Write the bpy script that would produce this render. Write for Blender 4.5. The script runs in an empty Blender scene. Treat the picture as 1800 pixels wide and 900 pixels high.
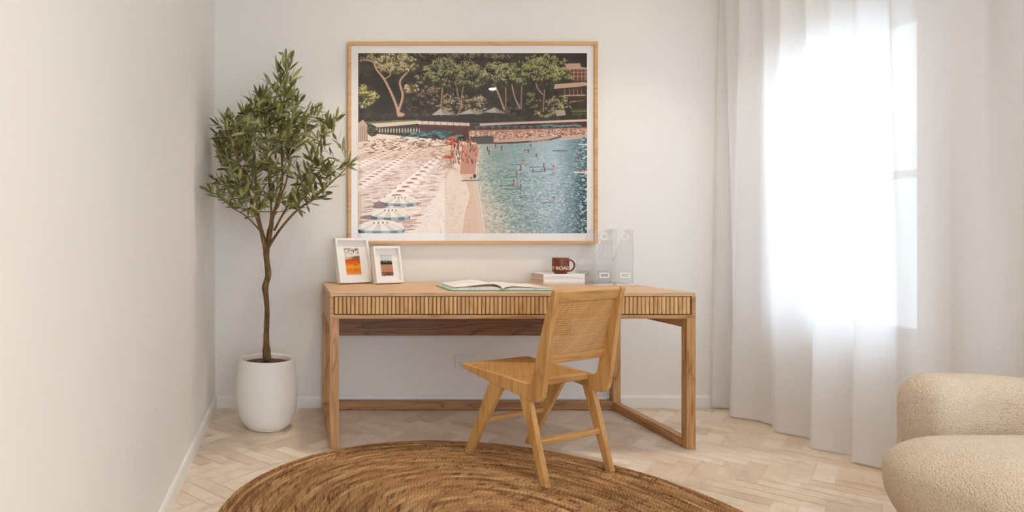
import bpy, bmesh, math, random
import numpy as np
from mathutils import Vector, Matrix, noise as mnoise

# ------------------------------------------------------------------ camera, world, lights
SC = bpy.context.scene
COL = SC.collection
PI = math.pi
H = 1.02                                  # eye height
cam_d = bpy.data.cameras.new('camera'); cam = bpy.data.objects.new('camera', cam_d); COL.objects.link(cam)
cam.location = (0, 0, H); cam.rotation_euler = (PI/2, 0, 0)
cam_d.sensor_width = 36; cam_d.lens = 22.0; cam_d.shift_x = (900-512)/1800; cam_d.shift_y = -(450-418)/1800
cam_d.clip_start = 0.02
SC.camera = cam
SC.view_settings.view_transform = 'Standard'; SC.view_settings.look = 'None'
SC.view_settings.gamma = 1; SC.view_settings.use_curve_mapping = False
SC.view_settings.exposure = 1.0
SC.cycles.use_denoising = True
SC.cycles.max_bounces = 14; SC.cycles.diffuse_bounces = 8; SC.cycles.transparent_max_bounces = 24
SC.cycles.transmission_bounces = 8; SC.cycles.sample_clamp_indirect = 40

SKY_STRENGTH = 2.05
SKY_COLOR = (0.74, 0.87, 1.0, 1)
LAMP_W = 31.0
LAMP_COLOR = (1.0, 0.865, 0.70)
world = bpy.data.worlds.new('world'); SC.world = world; world.use_nodes = True
bg = world.node_tree.nodes['Background']; bg.inputs[0].default_value = SKY_COLOR; bg.inputs[1].default_value = SKY_STRENGTH

def portal(name, loc, rot, sx, sy):
    l = bpy.data.lights.new(name, 'AREA'); l.shape = 'RECTANGLE'; l.size = sx; l.size_y = sy
    l.cycles.is_portal = True
    o = bpy.data.objects.new(name, l); COL.objects.link(o); o.location = loc; o.rotation_euler = rot
    return o
# room: X -0.46..2.70, Y -2.6..3.765, Z 0..2.6
XL, XR, YB, YF, ZC = -0.46, 2.70, 3.765, -2.6, 2.6
WIN = [(2.66, 3.40, 0.57, 2.12), (0.15, 1.75, 0.57, 2.12)]         # openings in the right wall (y0,y1,z0,z1)
FILL_DOOR = (-0.35, 2.55, 0.0, 2.35)                                         # unseen glazed opening added behind the camera for daylight (x0,x1,z0,z1)
for (y0, y1, z0, z1) in WIN:
    portal('window_portal', (XR+0.13, (y0+y1)/2, (z0+z1)/2), (0, PI/2, 0), z1-z0, y1-y0)
portal('fill_door_portal', ((FILL_DOOR[0]+FILL_DOOR[1])/2, YF-0.13, FILL_DOOR[3]/2), (PI/2, 0, 0), FILL_DOOR[1]-FILL_DOOR[0], FILL_DOOR[3])
LAMPS = [(2.13, 0.86), (0.55, 3.12), (2.02, 3.12), (0.45, 0.86), (0.6, -1.4), (0.15, -0.4)]  # last two are unseen, added behind the camera to brighten the room

# ------------------------------------------------------------------ helpers
def lin(c):
    out = []
    for v in c:
        v = v/255.0
        out.append(v/12.92 if v <= 0.04045 else ((v+0.055)/1.055)**2.4)
    return out
def rgba(c): return tuple(lin(c)) + (1.0,)

class M:                                   # small node-tree helper
    def __init__(s, name, **kw):
        s.m = bpy.data.materials.new(name); s.m.use_nodes = True
        s.nt = s.m.node_tree; s.b = s.nt.nodes['Principled BSDF']; s.out = s.nt.nodes['Material Output']
        for k, v in kw.items(): s.b.inputs[k.replace('_', ' ')].default_value = v
    def n(s, t, **kw):
        nd = s.nt.nodes.new(t)
        for k, v in kw.items(): setattr(nd, k, v)
        return nd
    def l(s, a, b): s.nt.links.new(a, b)
    def math(s, op, a, b=None, c=None):
        nd = s.n('ShaderNodeMath', operation=op)
        for i, v in enumerate((a, b, c)):
            if v is None: continue
            if hasattr(v, 'is_linked'): s.l(v, nd.inputs[i])
            else: nd.inputs[i].default_value = v
        return nd.outputs[0]
    def coord(s, kind='Object', scale=(1, 1, 1), rot=(0, 0, 0)):
        t = s.n('ShaderNodeTexCoord'); mp = s.n('ShaderNodeMapping')
        mp.inputs['Scale'].default_value = scale; mp.inputs['Rotation'].default_value = rot
        s.l(t.outputs[kind], mp.inputs[0]); return mp.outputs[0]
    def noise(s, vec, scale, detail=3, rough=0.5, dist=0.0):
        nd = s.n('ShaderNodeTexNoise'); nd.inputs['Scale'].default_value = scale
        nd.inputs['Detail'].default_value = detail; nd.inputs['Roughness'].default_value = rough
        nd.inputs['Distortion'].default_value = dist
        s.l(vec, nd.inputs['Vector']); return nd.outputs[0]
    def sheen(s, base=0.035, k=0.9):            # reflectance of a thin clear pane, the same from both sides
        lw = s.n('ShaderNodeLayerWeight'); lw.inputs[0].default_value = 0.5
        return s.math('MULTIPLY_ADD', s.math('POWER', lw.outputs['Facing'], 5.0), k, base)
    def ramp(s, fac, stops):
        r = s.n('ShaderNodeValToRGB'); el = r.color_ramp.elements
        while len(el) < len(stops): el.new(0.5)
        for e, (p, c) in zip(el, stops): e.position = p; e.color = c
        s.l(fac, r.inputs[0]); return r.outputs[0]
    def mix(s, fac, a, b, mode='MIX'):
        nd = s.n('ShaderNodeMix', data_type='RGBA', blend_type=mode)
        for sock, v in ((nd.inputs[0], fac), (nd.inputs[6], a), (nd.inputs[7], b)):
            if hasattr(v, 'is_linked'): s.l(v, sock)
            else: sock.default_value = v
        return nd.outputs[2]
    def bump(s, h, strength=0.3, dist=0.002):
        b = s.n('ShaderNodeBump'); b.inputs['Strength'].default_value = strength; b.inputs['Distance'].default_value = dist
        s.l(h, b.inputs['Height']); s.l(b.outputs[0], s.b.inputs['Normal'])
    def base(s, v): s.l(v, s.b.inputs['Base Color'])

def plain(name, c, rough=0.5, flat=False, **kw):
    m = M(name, Roughness=rough, **kw)
    if flat:
        m.b.inputs['Base Color'].default_value = rgba(c); m.bump(m.noise(m.coord(), 260, 2, 0.6), 0.03, 0.0005); return m.m
    v = m.coord(); n = m.noise(v, 6, 3)
    c1 = rgba(c); c2 = tuple(x*0.95 for x in c1[:3]) + (1,)
    m.base(m.ramp(n, [(0.3, c2), (0.7, c1)]))
    return m.m

def wood(name, light, dark, axis, k=1.0, rough=0.45, island=0.0, ring=1.0):
    m = M(name, Roughness=rough)
    sc = {'x': (0.55, 5, 5), 'y': (5, 0.55, 5), 'z': (5, 5, 0.55)}[axis]
    fine = {'x': (4, 160, 160), 'y': (160, 4, 160), 'z': (160, 160, 4)}[axis]
    v = m.coord(scale=tuple(a*k for a in sc))
    vf = m.coord(scale=fine)
    if island:
        g = m.n('ShaderNodeNewGeometry')
        off = m.n('ShaderNodeVectorMath', operation='SCALE'); off.inputs[0].default_value = (31, 17, 23)
        m.l(g.outputs['Random Per Island'], off.inputs['Scale'])
        ad = m.n('ShaderNodeVectorMath', operation='ADD'); m.l(v, ad.inputs[0]); m.l(off.outputs[0], ad.inputs[1]); v = ad.outputs[0]
    big = m.noise(v, 2.2, 2, 0.5, 0.6)
    rings = m.math('PINGPONG', m.math('MULTIPLY', big, 13.0*ring), 1.0)
    rings = m.math('POWER', rings, 0.7)
    fn = m.noise(vf, 1.0, 3, 0.6)
    tone = m.noise(v, 0.7, 1)
    L, D = rgba(light), rgba(dark)
    Mid = tuple((a*0.7+b*0.3) for a, b in zip(L, D))
    col = m.ramp(rings, [(0.0, D), (0.35, Mid), (1.0, L)])
    col2 = m.mix(m.ramp(fn, [(0.36, (0.6, 0.6, 0.6, 1)), (0.5, (0, 0, 0, 1))]), col, D)
    hs = m.n('ShaderNodeHueSaturation'); m.l(col2, hs.inputs['Color'])
    val = m.math('MULTIPLY_ADD', tone, 0.35, 0.84)
    if island:
        val = m.math('MULTIPLY', val, m.math('MULTIPLY_ADD', g.outputs['Random Per Island'], island, 1.0-island/2))
    m.l(val, hs.inputs['Value'])
    m.base(hs.outputs[0])
    m.bump(fn, 0.12, 0.001)
    return m.m

def mesh_obj(name, bm, mats, parent=None, smooth=False, bevel=0.0, seg=2):
    me = bpy.data.meshes.new(name)
    if smooth:
        for f in bm.faces: f.smooth = True
    bm.to_mesh(me); bm.free()
    o = bpy.data.objects.new(name, me); COL.objects.link(o)
    for m in (mats if isinstance(mats, (list, tuple)) else [mats]): me.materials.append(m)
    if parent: o.parent = parent
    if bevel > 0:
        b = o.modifiers.new('bevel', 'BEVEL'); b.width = bevel; b.segments = seg; b.limit_method = 'ANGLE'; b.angle_limit = 0.6
        b.harden_normals = False
    return o
def box(bm, x0, x1, y0, y1, z0, z1, mat=None, mi=0):
    vs = [bm.verts.new((x, y, z)) for z in (z0, z1) for y in (y0, y1) for x in (x0, x1)]
    if mat is not None:
        for v in vs: v.co = mat @ v.co
    fs = [(0, 2, 3, 1), (4, 5, 7, 6), (0, 1, 5, 4), (2, 6, 7, 3), (0, 4, 6, 2), (1, 3, 7, 5)]
    out = []
    for f in fs:
        F = bm.faces.new([vs[i] for i in f]); F.material_index = mi; out.append(F)
    return out
def bx(name, args, mats, parent=None, bevel=0.0, seg=2):
    bm = bmesh.new(); box(bm, *args); return mesh_obj(name, bm, mats, parent, bevel=bevel, seg=seg)
def prism(bm, pts, lo, hi, axis='x', mi=0):
    """outline pts (2D) extruded along axis between lo and hi"""
    def P(p, t):
        return {'x': (t, p[0], p[1]), 'y': (p[0], t, p[1]), 'z': (p[0], p[1], t)}[axis]
    a = [bm.verts.new(P(p, lo)) for p in pts]; b = [bm.verts.new(P(p, hi)) for p in pts]
    n = len(pts)
    fs = [bm.faces.new(a), bm.faces.new(b[::-1])]
    for i in range(n): fs.append(bm.faces.new((a[i], b[i], b[(i+1) % n], a[(i+1) % n])))
    for f in fs: f.material_index = mi
    bmesh.ops.recalc_face_normals(bm, faces=fs)
    return fs
def lathe(bm, prof, cx=0, cy=0, z=0, seg=64, mi=0):
    rows = []
    for r, h in prof:
        if r < 1e-6: rows.append([bm.verts.new((cx, cy, z+h))])
        else: rows.append([bm.verts.new((cx+r*math.cos(2*PI*i/seg), cy+r*math.sin(2*PI*i/seg), z+h)) for i in range(seg)])
    fs = []
    for a, b in zip(rows[:-1], rows[1:]):
        for i in range(seg):
            j = (i+1) % seg
            if len(a) == 1 and len(b) == 1: continue
            if len(a) == 1: fs.append(bm.faces.new((a[0], b[j], b[i])))
            elif len(b) == 1: fs.append(bm.faces.new((a[i], a[j], b[0])))
            else: fs.append(bm.faces.new((a[i], a[j], b[j], b[i])))
    for f in fs: f.material_index = mi
    return fs
def tube(bm, pts, rads, seg=8, cap=True, flat=1.0):
    pts = [Vector(p) for p in pts]; rows = []
    t = (pts[1]-pts[0]).normalized(); u = t.orthogonal().normalized()
    for i, p in enumerate(pts):
        if i == 0: d = pts[1]-pts[0]
        elif i == len(pts)-1: d = pts[-1]-pts[-2]
        else: d = pts[i+1]-pts[i-1]
        d.normalize(); u = (u-d*u.dot(d)).normalized(); w = d.cross(u)
        r = rads[i] if hasattr(rads, '__len__') else rads
        rows.append([bm.verts.new(p+u*(r*math.cos(2*PI*k/seg))+w*(r*flat*math.sin(2*PI*k/seg))) for k in range(seg)])
    for a, b in zip(rows[:-1], rows[1:]):
        for k in range(seg):
            bm.faces.new((a[k], a[(k+1) % seg], b[(k+1) % seg], b[k]))
    if cap:
        bm.faces.new(rows[0][::-1]); bm.faces.new(rows[-1])
def smooth_path(pts, n=6):
    P = [Vector(p) for p in pts]; out = []
    for i in range(len(P)-1):
        p0 = P[max(i-1, 0)]; p1 = P[i]; p2 = P[i+1]; p3 = P[min(i+2, len(P)-1)]
        for k in range(n):
            t = k/n
            out.append(0.5*((2*p1)+(p2-p0)*t+(2*p0-5*p1+4*p2-p3)*t*t+(3*p1-p0-3*p2+p3)*t*t*t))
    out.append(P[-1]); return out
def thing(name, label, cat, loc=(0, 0, 0), rotz=0, group=None):
    o = bpy.data.objects.new(name, None); COL.objects.link(o); o.empty_display_size = 0.1
    o.location = loc; o.rotation_euler = (0, 0, rotz); o['label'] = label; o['category'] = cat
    if group: o['group'] = group
    return o
def tag(o, label, cat, group=None):
    o['label'] = label; o['category'] = cat
    if group: o['group'] = group
    return o
def struct(o): o['kind'] = 'structure'; return o
def dup(root, loc, rotz, label):
    r = root.copy(); COL.objects.link(r); r.location = loc; r.rotation_euler = (0, 0, rotz); r['label'] = label
    for ch in list(root.children):
        c = ch.copy(); COL.objects.link(c); c.parent = r
        for g in list(ch.children):
            d = g.copy(); COL.objects.link(d); d.parent = c
    return r

# ------------------------------------------------------------------ setting
m_wall = plain('wall_paint', (232, 229, 225), 0.75, True)
m_trim = plain('trim_paint', (236, 234, 231), 0.4)
m_ceil = plain('ceiling_paint', (235, 233, 230), 0.8, True)
T = 0.12
struct(bx('wall_back', (XL-T, XR+T, YB, YB+T, -0.1, ZC), m_wall))
struct(bx('wall_left', (XL-T, XL, YF, YB, -0.1, ZC), m_wall))
def wall_with_holes(name, fixed0, fixed1, a0, a1, holes, axis):
    bm = bmesh.new()
    def B(u0, u1, z0, z1):
        if u1-u0 < 1e-4 or z1-z0 < 1e-4: return
        if axis == 'y': box(bm, fixed0, fixed1, u0, u1, z0, z1)
        else: box(bm, u0, u1, fixed0, fixed1, z0, z1)
    cur = a0
    for (u0, u1, z0, z1) in sorted(holes):
        B(cur, u0, 0, ZC); B(u0, u1, 0, z0); B(u0, u1, z1, ZC); cur = u1
    B(cur, a1, 0, ZC)
    return struct(mesh_obj(name, bm, m_wall))
wall_with_holes('wall_right', XR, XR+T, YF, YB, WIN, 'y')
wall_with_holes('wall_front', YF-T, YF, XL-T, XR+T, [FILL_DOOR], 'x')
struct(bx('ceiling', (XL-T, XR+T, YF-T, YB+T, ZC, ZC+0.1), m_ceil))

# glazing: clear panes that keep their reflections
mg = M('window_glass'); nt = mg.nt
tr = mg.n('ShaderNodeBsdfTransparent'); gl = mg.n('ShaderNodeBsdfGlossy'); gl.inputs['Roughness'].default_value = 0.02
mx = mg.n('ShaderNodeMixShader')
mg.l(mg.sheen(), mx.inputs[0]); mg.l(tr.outputs[0], mx.inputs[1]); mg.l(gl.outputs[0], mx.inputs[2]); mg.l(mx.outputs[0], mg.out.inputs[0])
m_glass = mg.m
m_frame = plain('window_frame_paint', (228, 230, 232), 0.35)
for i, (y0, y1, z0, z1) in enumerate(WIN):
    w = bpy.data.objects.new('window_%d' % (i+1), None); COL.objects.link(w); w.location = (XR+0.08, (y0+y1)/2, z0); struct(w)
    ox, oy, oz = -w.location
    def wb(nm, a, mat=m_frame, bev=0.003):
        bm = bmesh.new(); box(bm, *a); bmesh.ops.translate(bm, verts=bm.verts, vec=(ox, oy, oz)); return mesh_obj(nm, bm, mat, w, bevel=bev)
    xa, xb = XR+0.06, XR+0.105
    bm = bmesh.new()
    box(bm, xa, xb, y0, y0+0.045, z0, z1); box(bm, xa, xb, y1-0.045, y1, z0, z1)
    box(bm, xa, xb, y0+0.045, y1-0.045, z1-0.13, z1); box(bm, xa, xb, y0+0.045, y1-0.045, z0, z0+0.045)
    bmesh.ops.translate(bm, verts=bm.verts, vec=(ox, oy, oz)); mesh_obj('window_frame', bm, m_frame, w, bevel=0.003)
    wb('transom', (xa+0.005, xb-0.005, y0+0.045, y1-0.045, 1.29, 1.325))
    wb('pane', (xa+0.02, xa+0.024, y0+0.045, y1-0.045, z0+0.045, z1-0.13), m_glass, 0)
    wb('window_sill', (XR-0.012, XR+0.062, y0-0.02, y1+0.02, z0-0.022, z0), m_trim)
d = bpy.data.objects.new('fill_door_1', None); COL.objects.link(d); d.location = ((FILL_DOOR[0]+FILL_DOOR[1])/2, YF-0.06, 0); struct(d)  # unseen door, added so more daylight reaches the room
bm = bmesh.new(); hw = (FILL_DOOR[1]-FILL_DOOR[0])/2
for (a, b, z0, z1) in ((-hw, -hw+0.06, 0, 2.35), (hw-0.06, hw, 0, 2.35), (-0.03, 0.03, 0, 2.35), (-hw, hw, 2.29, 2.35), (-hw, hw, 0, 0.06)):
    box(bm, a, b, -0.025, 0.025, z0, z1)
mesh_obj('fill_door_frame', bm, m_frame, d)
bm = bmesh.new(); box(bm, -hw+0.06, hw-0.06, -0.003, 0.003, 0.06, 2.29); mesh_obj('pane', bm, m_glass, d)

# skirting boards with a small bevelled lip
def skirt(name, p0, p1, nrm):
    prof = [(0, 0), (0.013, 0), (0.013, 0.058), (0.009, 0.068), (0.004, 0.072), (0, 0.073)]
    bm = bmesh.new(); rows = []
    for p in (p0, p1): rows.append([bm.verts.new((p[0]+nrm[0]*a, p[1]+nrm[1]*a, b)) for a, b in prof])
    n = len(prof)
    for i in range(n): bm.faces.new((rows[0][i], rows[1][i], rows[1][(i+1) % n], rows[0][(i+1) % n]))
    bm.faces.new(rows[0]); bm.faces.new(rows[1][::-1]); bmesh.ops.recalc_face_normals(bm, faces=bm.faces)
    return struct(mesh_obj(name, bm, m_trim))
skirt('baseboard_back', (XL+0.013, YB), (XR, YB), (0, -1))
skirt('baseboard_left', (XL, YF), (XL, YB), (1, 0))
skirt('baseboard_right', (XR, YF), (XR, YB-0.013), (-1, 0))

# floor: herringbone of slim stone tiles laid at 45 degrees
mf = M('floor_tile', Roughness=0.42)
at = mf.n('ShaderNodeAttribute', attribute_name='tile')
v = mf.coord(scale=(1, 1, 1)); n1 = mf.noise(v, 7, 5, 0.65, 0.8); n2 = mf.noise(v, 40, 3, 0.6)
tone = mf.ramp(at.outputs['Fac'], [(0.0, rgba((213, 193, 170))), (0.35, rgba((223, 205, 184))), (0.75, rgba((230, 214, 195))), (1.0, rgba((237, 223, 206)))])
vein = mf.ramp(n1, [(0.38, (0.86, 0.83, 0.80, 1)), (0.55, (1, 1, 1, 1))])
mf.base(mf.mix(0.8, tone, vein, 'MULTIPLY')); mf.bump(n2, 0.08, 0.001)
m_grout = plain('floor_grout', (226, 214, 198), 0.8)
W, LT, G = 0.075, 0.30, 0.0022
rnd = random.Random(5)
verts, faces, tv = [], [], []
def tile(u0, u1, v0, v1):
    u0 += G/2; u1 -= G/2; v0 += G/2; v1 -= G/2
    s = math.sqrt(0.5); c = []
    for (u, v) in ((u0, v0), (u1, v0), (u1, v1), (u0, v1)):
        x, y = (u-v)*s, (u+v)*s
        c.append((y+0.02, -x+0.045))
    if max(p[0] for p in c) < XL-0.02 or min(p[0] for p in c) > XR+0.02 or max(p[1] for p in c) < YF or min(p[1] for p in c) > YB: return
    for (ax, lim, sg) in ((0, XL, 1), (0, XR, -1), (1, YF, 1), (1, YB, -1)):        # cut to the room
        out = []
        for i in range(len(c)):
            p, q = c[i], c[(i+1) % len(c)]; dp, dq = sg*(p[ax]-lim), sg*(q[ax]-lim)
            if dp >= 0: out.append(p)
            if (dp > 0 > dq) or (dp < 0 < dq): t = dp/(dp-dq); out.append((p[0]+(q[0]-p[0])*t, p[1]+(q[1]-p[1])*t))
        c = out
        if len(c) < 3: return
    k = len(verts); r = rnd.random()
    if sum(c[i][0]*c[(i+1) % len(c)][1]-c[(i+1) % len(c)][0]*c[i][1] for i in range(len(c))) < 0: c = c[::-1]
    for p in c: verts.append((p[0], p[1], 0.0)); tv.append(r)
    faces.append(tuple(range(k, k+len(c))))
for row in range(-14, 14):
    for kk in range(-90, 90):
        a, b = kk*W + row*8*W, kk*W
        tile(a, a+LT, b, b+W); tile(a, a+W, b+W, b+W+LT)
me = bpy.data.meshes.new('floor'); nv = len(verts)
verts += [(XL-T, YF-T, -0.0012), (XR+T, YF-T, -0.0012), (XR+T, YB+T, -0.0012), (XL-T, YB+T, -0.0012),
          (XL-T, YF-T, -0.08), (XR+T, YF-T, -0.08), (XR+T, YB+T, -0.08), (XL-T, YB+T, -0.08)]
faces += [(nv, nv+1, nv+2, nv+3), (nv+7, nv+6, nv+5, nv+4)]
me.from_pydata(verts, [], faces); me.update()
ca = me.attributes.new('tile', 'FLOAT', 'POINT'); ca.data.foreach_set('value', tv+[0.5]*8)
me.materials.append(mf.m); me.materials.append(m_grout)
for p in me.polygons[-2:]: p.material_index = 1
fl = bpy.data.objects.new('floor', me); COL.objects.link(fl); struct(fl)

# ground outside the windows
mo = plain('outdoor_paving', (200, 198, 192), 0.9)
struct(bx('outdoor_ground_1', (XR+T, XR+5, -3, 6, -0.25, -0.15), mo))

# downlights in the ceiling; the two behind the camera are added as fill
m_lens = M('lamp_lens'); m_lens.b.inputs['Emission Color'].default_value = LAMP_COLOR + (1,); m_lens.b.inputs['Emission Strength'].default_value = 40
m_lens = m_lens.m
dl_place = ['over the right side of the room nearest the sofa', 'beside the potted olive tree near the back wall', 'in front of the curtain near the back wall',
            'along the left wall level with the camera', 'added as unseen fill, farthest behind the camera', 'added as unseen fill, just behind the camera by the left wall']
proto = None
for i, (x, y) in enumerate(LAMPS):
    lab = 'round white recessed ceiling downlight ' + dl_place[i]
    if proto is None:
        proto = r = thing('downlight', lab, 'ceiling light', (x, y, ZC), 0, 'recessed ceiling downlights')
        bm = bmesh.new(); lathe(bm, [(0.040, 0.0), (0.040, -0.004), (0.053, -0.006), (0.056, -0.002), (0.056, 0.0)], seg=40); mesh_obj('ring', bm, m_trim, r, smooth=True)
        bm = bmesh.new(); lathe(bm, [(0, -0.020), (0.015, -0.0185), (0.028, -0.013), (0.036, -0.006), (0.0395, 0)], seg=40); mesh_obj('lens', bm, m_lens, r)
    else:
        dup(proto, (x, y, ZC), 0, lab)
    ld = bpy.data.lights.new('downlight_lamp', 'SPOT'); ld.energy = LAMP_W*(1.4 if y < 0 else (0.55 if (x > 1.5 and y > 2) else (0.75 if y < 1 and x < 1 else 0.95))); ld.color = LAMP_COLOR; ld.spot_size = 1.9; ld.spot_blend = 0.9; ld.shadow_soft_size = 0.09
    lo = bpy.data.objects.new('downlight_lamp', ld); COL.objects.link(lo); lo.location = (x, y, ZC-0.02)

# ------------------------------------------------------------------ desk
OAK_L, OAK_D = (202, 157, 107), (156, 106, 60)
oak = {a: wood('desk_oak_'+a, OAK_L, OAK_D, a) for a in 'xyz'}
oak_top = wood('desk_top_oak', (214, 176, 136), (190, 148, 106), 'x')
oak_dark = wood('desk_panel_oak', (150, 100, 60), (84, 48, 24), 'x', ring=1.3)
slat = wood('drawer_slat_oak', (222, 181, 127), (186, 137, 84), 'z', island=0.22)
gapm = plain('drawer_shadow_gap', (70, 44, 24), 0.8)
DX0, DX1, DY0, DY1, DT = 0.187, 1.9495, 3.016, 3.746, 0.755
DB = 0.630
desk = thing('desk', 'wide oak writing desk with a fluted drawer front, standing against the back wall', 'desk', ((DX0+DX1)/2, (DY0+DY1)/2, 0))
dc = Vector(desk.location)
def dbx(name, a, mat, parent=desk, bevel=0.002):
    a = (a[0]-dc.x, a[1]-dc.x, a[2]-dc.y, a[3]-dc.y, a[4], a[5]); return bx(name, a, mat, parent, bevel)
t = 0.0175
dbx('desktop', (DX0, DX1, DY0, DY1, DT-t, DT), [oak_top])
bm = bmesh.new()
for a in ((DX0, DX0+t, DY0, DY1, DB, DT-t), (DX1-t, DX1, DY0, DY1, DB, DT-t), (DX0+t, DX1-t, DY0, DY1, DB, DB+t+0.001), (DX0+t, DX1-t, DY1-t, DY1, DB+t, DT-t)):
    box(bm, a[0]-dc.x, a[1]-dc.x, a[2]-dc.y, a[3]-dc.y, a[4], a[5])
mesh_obj('case', bm, oak['x'], desk, bevel=0.0012)
# three drawers, front faces covered in rounded slats
ox0, ox1 = DX0+t+0.0035, DX1-t-0.0035
NS = 87; pitch = (ox1-ox0)/NS; n0 = 0
for dn in range(3):
    x0 = ox0+dn*29*pitch; x1 = x0+29*pitch
    dr = dbx('drawer', (x0+0.0008, x1-0.0008, DY0+0.014, DY0+0.5, DB+t+0.004, DT-t-0.003), gapm, desk, 0)
    bm = bmesh.new(); z0, z1 = DB+t+0.0045, DT-t-0.003
    for k in range(29):
        cx = x0+(k+0.5)*pitch; hw = pitch/2-0.0014
        prof = [(cx-hw, DY0+0.0145), (cx-hw, DY0+0.009)] + [(cx+hw*math.sin(a), DY0+0.009-0.006*math.cos(a)) for a in [(-80+20*j)*PI/180 for j in range(9)]] + [(cx+hw, DY0+0.009), (cx+hw, DY0+0.0145)]
        prism(bm, [(p[0]-dc.x, p[1]-dc.y) for p in prof], z0, z1, 'z')
    mesh_obj('slat_front', bm, slat, dr)
# legs, rails, stretcher, modesty panel
LW = 0.043
for lx in (DX0, DX1-LW):
    for ly in (DY0, DY1-LW):
        dbx('leg', (lx, lx+LW, ly, ly+LW, 0.0, DB), oak['z'], desk, 0.0015)
    dbx('bottom_rail', (lx, lx+LW, DY0+LW, DY1-LW, 0.003, 0.044), oak['y'], desk, 0.0015)
    dbx('top_rail', (lx, lx+LW, DY0+LW, DY1-LW, DB-0.045, DB), oak['y'], desk, 0.0015)
dbx('stretcher', (DX0+LW, DX1-LW, DY1-LW-0.0005, DY1-0.002, 0.003, 0.052), wood('stretcher_oak', (178, 132, 90), (128, 86, 52), 'x'), desk, 0.0015)
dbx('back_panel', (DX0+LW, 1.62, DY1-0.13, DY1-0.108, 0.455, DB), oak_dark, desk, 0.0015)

# ------------------------------------------------------------------ rug
RC = (0.70, 2.135); RR = 0.99
mr = M('jute', Roughness=0.9)
tc = mr.n('ShaderNodeTexCoord'); sx = mr.n('ShaderNodeSeparateXYZ'); mr.l(tc.outputs['Object'], sx.inputs[0])
X, Y = sx.outputs[0], sx.outputs[1]
r_ = mr.math('SQRT', mr.math('ADD', mr.math('MULTIPLY', X, X), mr.math('MULTIPLY', Y, Y)))
th_ = mr.math('ARCTAN2', Y, X)
R1, R2, DSW = 0.0165, 0.0265, 0.396          # finer braids in the outer band, wider ones inside
dd_ = mr.math('SUBTRACT', RR, r_)
q_ = mr.math('SUBTRACT', mr.math('DIVIDE', dd_, R1), mr.math('MULTIPLY', mr.math('MAXIMUM', mr.math('SUBTRACT', dd_, DSW), 0.0), 1/R1-1/R2))
ringi = mr.math('FLOOR', q_); fracr = mr.math('FRACT', q_)
arc = mr.math('MULTIPLY', th_, r_)      # metres along the ring
wn_ = mr.n('ShaderNodeTexWhiteNoise', noise_dimensions='1D'); mr.l(ringi, wn_.inputs['W'])
tri = mr.math('ABSOLUTE', mr.math('SUBTRACT', fracr, 0.5))
ph = mr.math('ADD', mr.math('MULTIPLY', arc, 62.0), mr.math('ADD', mr.math('MULTIPLY', tri, 1.6), wn_.outputs[0]))
stitch = mr.math('PINGPONG', ph, 0.5)
cv = mr.n('ShaderNodeCombineXYZ'); mr.l(mr.math('MULTIPLY', arc, 3.2), cv.inputs[0]); mr.l(mr.math('MULTIPLY', ringi, 0.61), cv.inputs[1])
patch = mr.noise(cv.outputs[0], 1.3, 3, 0.6)
cv2 = mr.n('ShaderNodeCombineXYZ'); mr.l(mr.math('MULTIPLY', arc, 38.0), cv2.inputs[0]); mr.l(mr.math('MULTIPLY', ringi, 3.7), cv2.inputs[1])
fleck = mr.noise(cv2.outputs[0], 1.0, 2, 0.5)
zone = mr.noise(mr.coord(), 2.6, 2, 0.5)
fib = mr.noise(mr.coord(), 420, 2, 0.7)
c1 = mr.ramp(patch, [(0.32, rgba((134, 90, 50))), (0.46, rgba((172, 126, 78))), (0.58, rgba((198, 154, 104))), (0.72, rgba((226, 190, 142)))])
dk = mr.math('MULTIPLY', mr.math('GREATER_THAN', fleck, 0.60), mr.math('MULTIPLY_ADD', zone, 1.6, -0.25))
c2 = mr.mix(dk, c1, rgba((84, 48, 24)))
c3 = mr.mix(1.0, c2, mr.ramp(fib, [(0.3, (0.62, 0.62, 0.62, 1)), (0.65, (1.08, 1.08, 1.08, 1))]), 'MULTIPLY')
c4 = mr.mix(1.0, c3, mr.ramp(stitch, [(0.0, (0.72, 0.66, 0.60, 1)), (0.22, (1, 1, 1, 1))]), 'MULTIPLY')
c5 = mr.mix(1.0, c4, mr.ramp(wn_.outputs[0], [(0.0, (0.80, 0.77, 0.73, 1)), (0.5, (0.98, 0.98, 0.98, 1)), (1.0, (1.10, 1.10, 1.10, 1))]), 'MULTIPLY')
mr.base(c5); mr.bump(mr.math('ADD', mr.math('MULTIPLY', stitch, 1.0), mr.math('MULTIPLY', fib, 0.35)), 0.9, 0.005)
bm = bmesh.new(); SEG = 220; prof = [(0.0, 0.0), (0.0, 0.0088)]; edges = [RR]
while edges[-1] > 0.03: edges.append(edges[-1]-(R1 if RR-edges[-1] < DSW-R1*0.3 else R2))
edges = [max(e, 0) for e in edges][::-1]
for e0, e1 in zip(edges[:-1], edges[1:]):
    for k, hh in ((0.02, 0.0012), (0.16, 0.0062), (0.5, 0.0095), (0.84, 0.0062), (0.98, 0.0012)):
        r0 = e0+k*(e1-e0)
        if r0 > 0.01: prof.append((r0, hh))
prof += [(RR, 0.002), (RR-0.004, 0.0)]
bm2 = lathe(bm, prof, seg=SEG)
for v in bm.verts:                         # braids wander a little
    rr = math.hypot(v.co.x, v.co.y)
    if rr > 0.2:
        a = math.atan2(v.co.y, v.co.x); k = 1+0.0022*math.sin(5*a+1.0)+0.0016*math.sin(11*a+rr*9)+0.0010*math.sin(37*a)
        v.co.x *= k; v.co.y *= k
rug = mesh_obj('round_rug', bm, mr.m, smooth=True); rug.location = (RC[0], RC[1], 0.0008)
tag(rug, 'large round braided jute rug in concentric brown rings on the tiled floor', 'rug')

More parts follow.
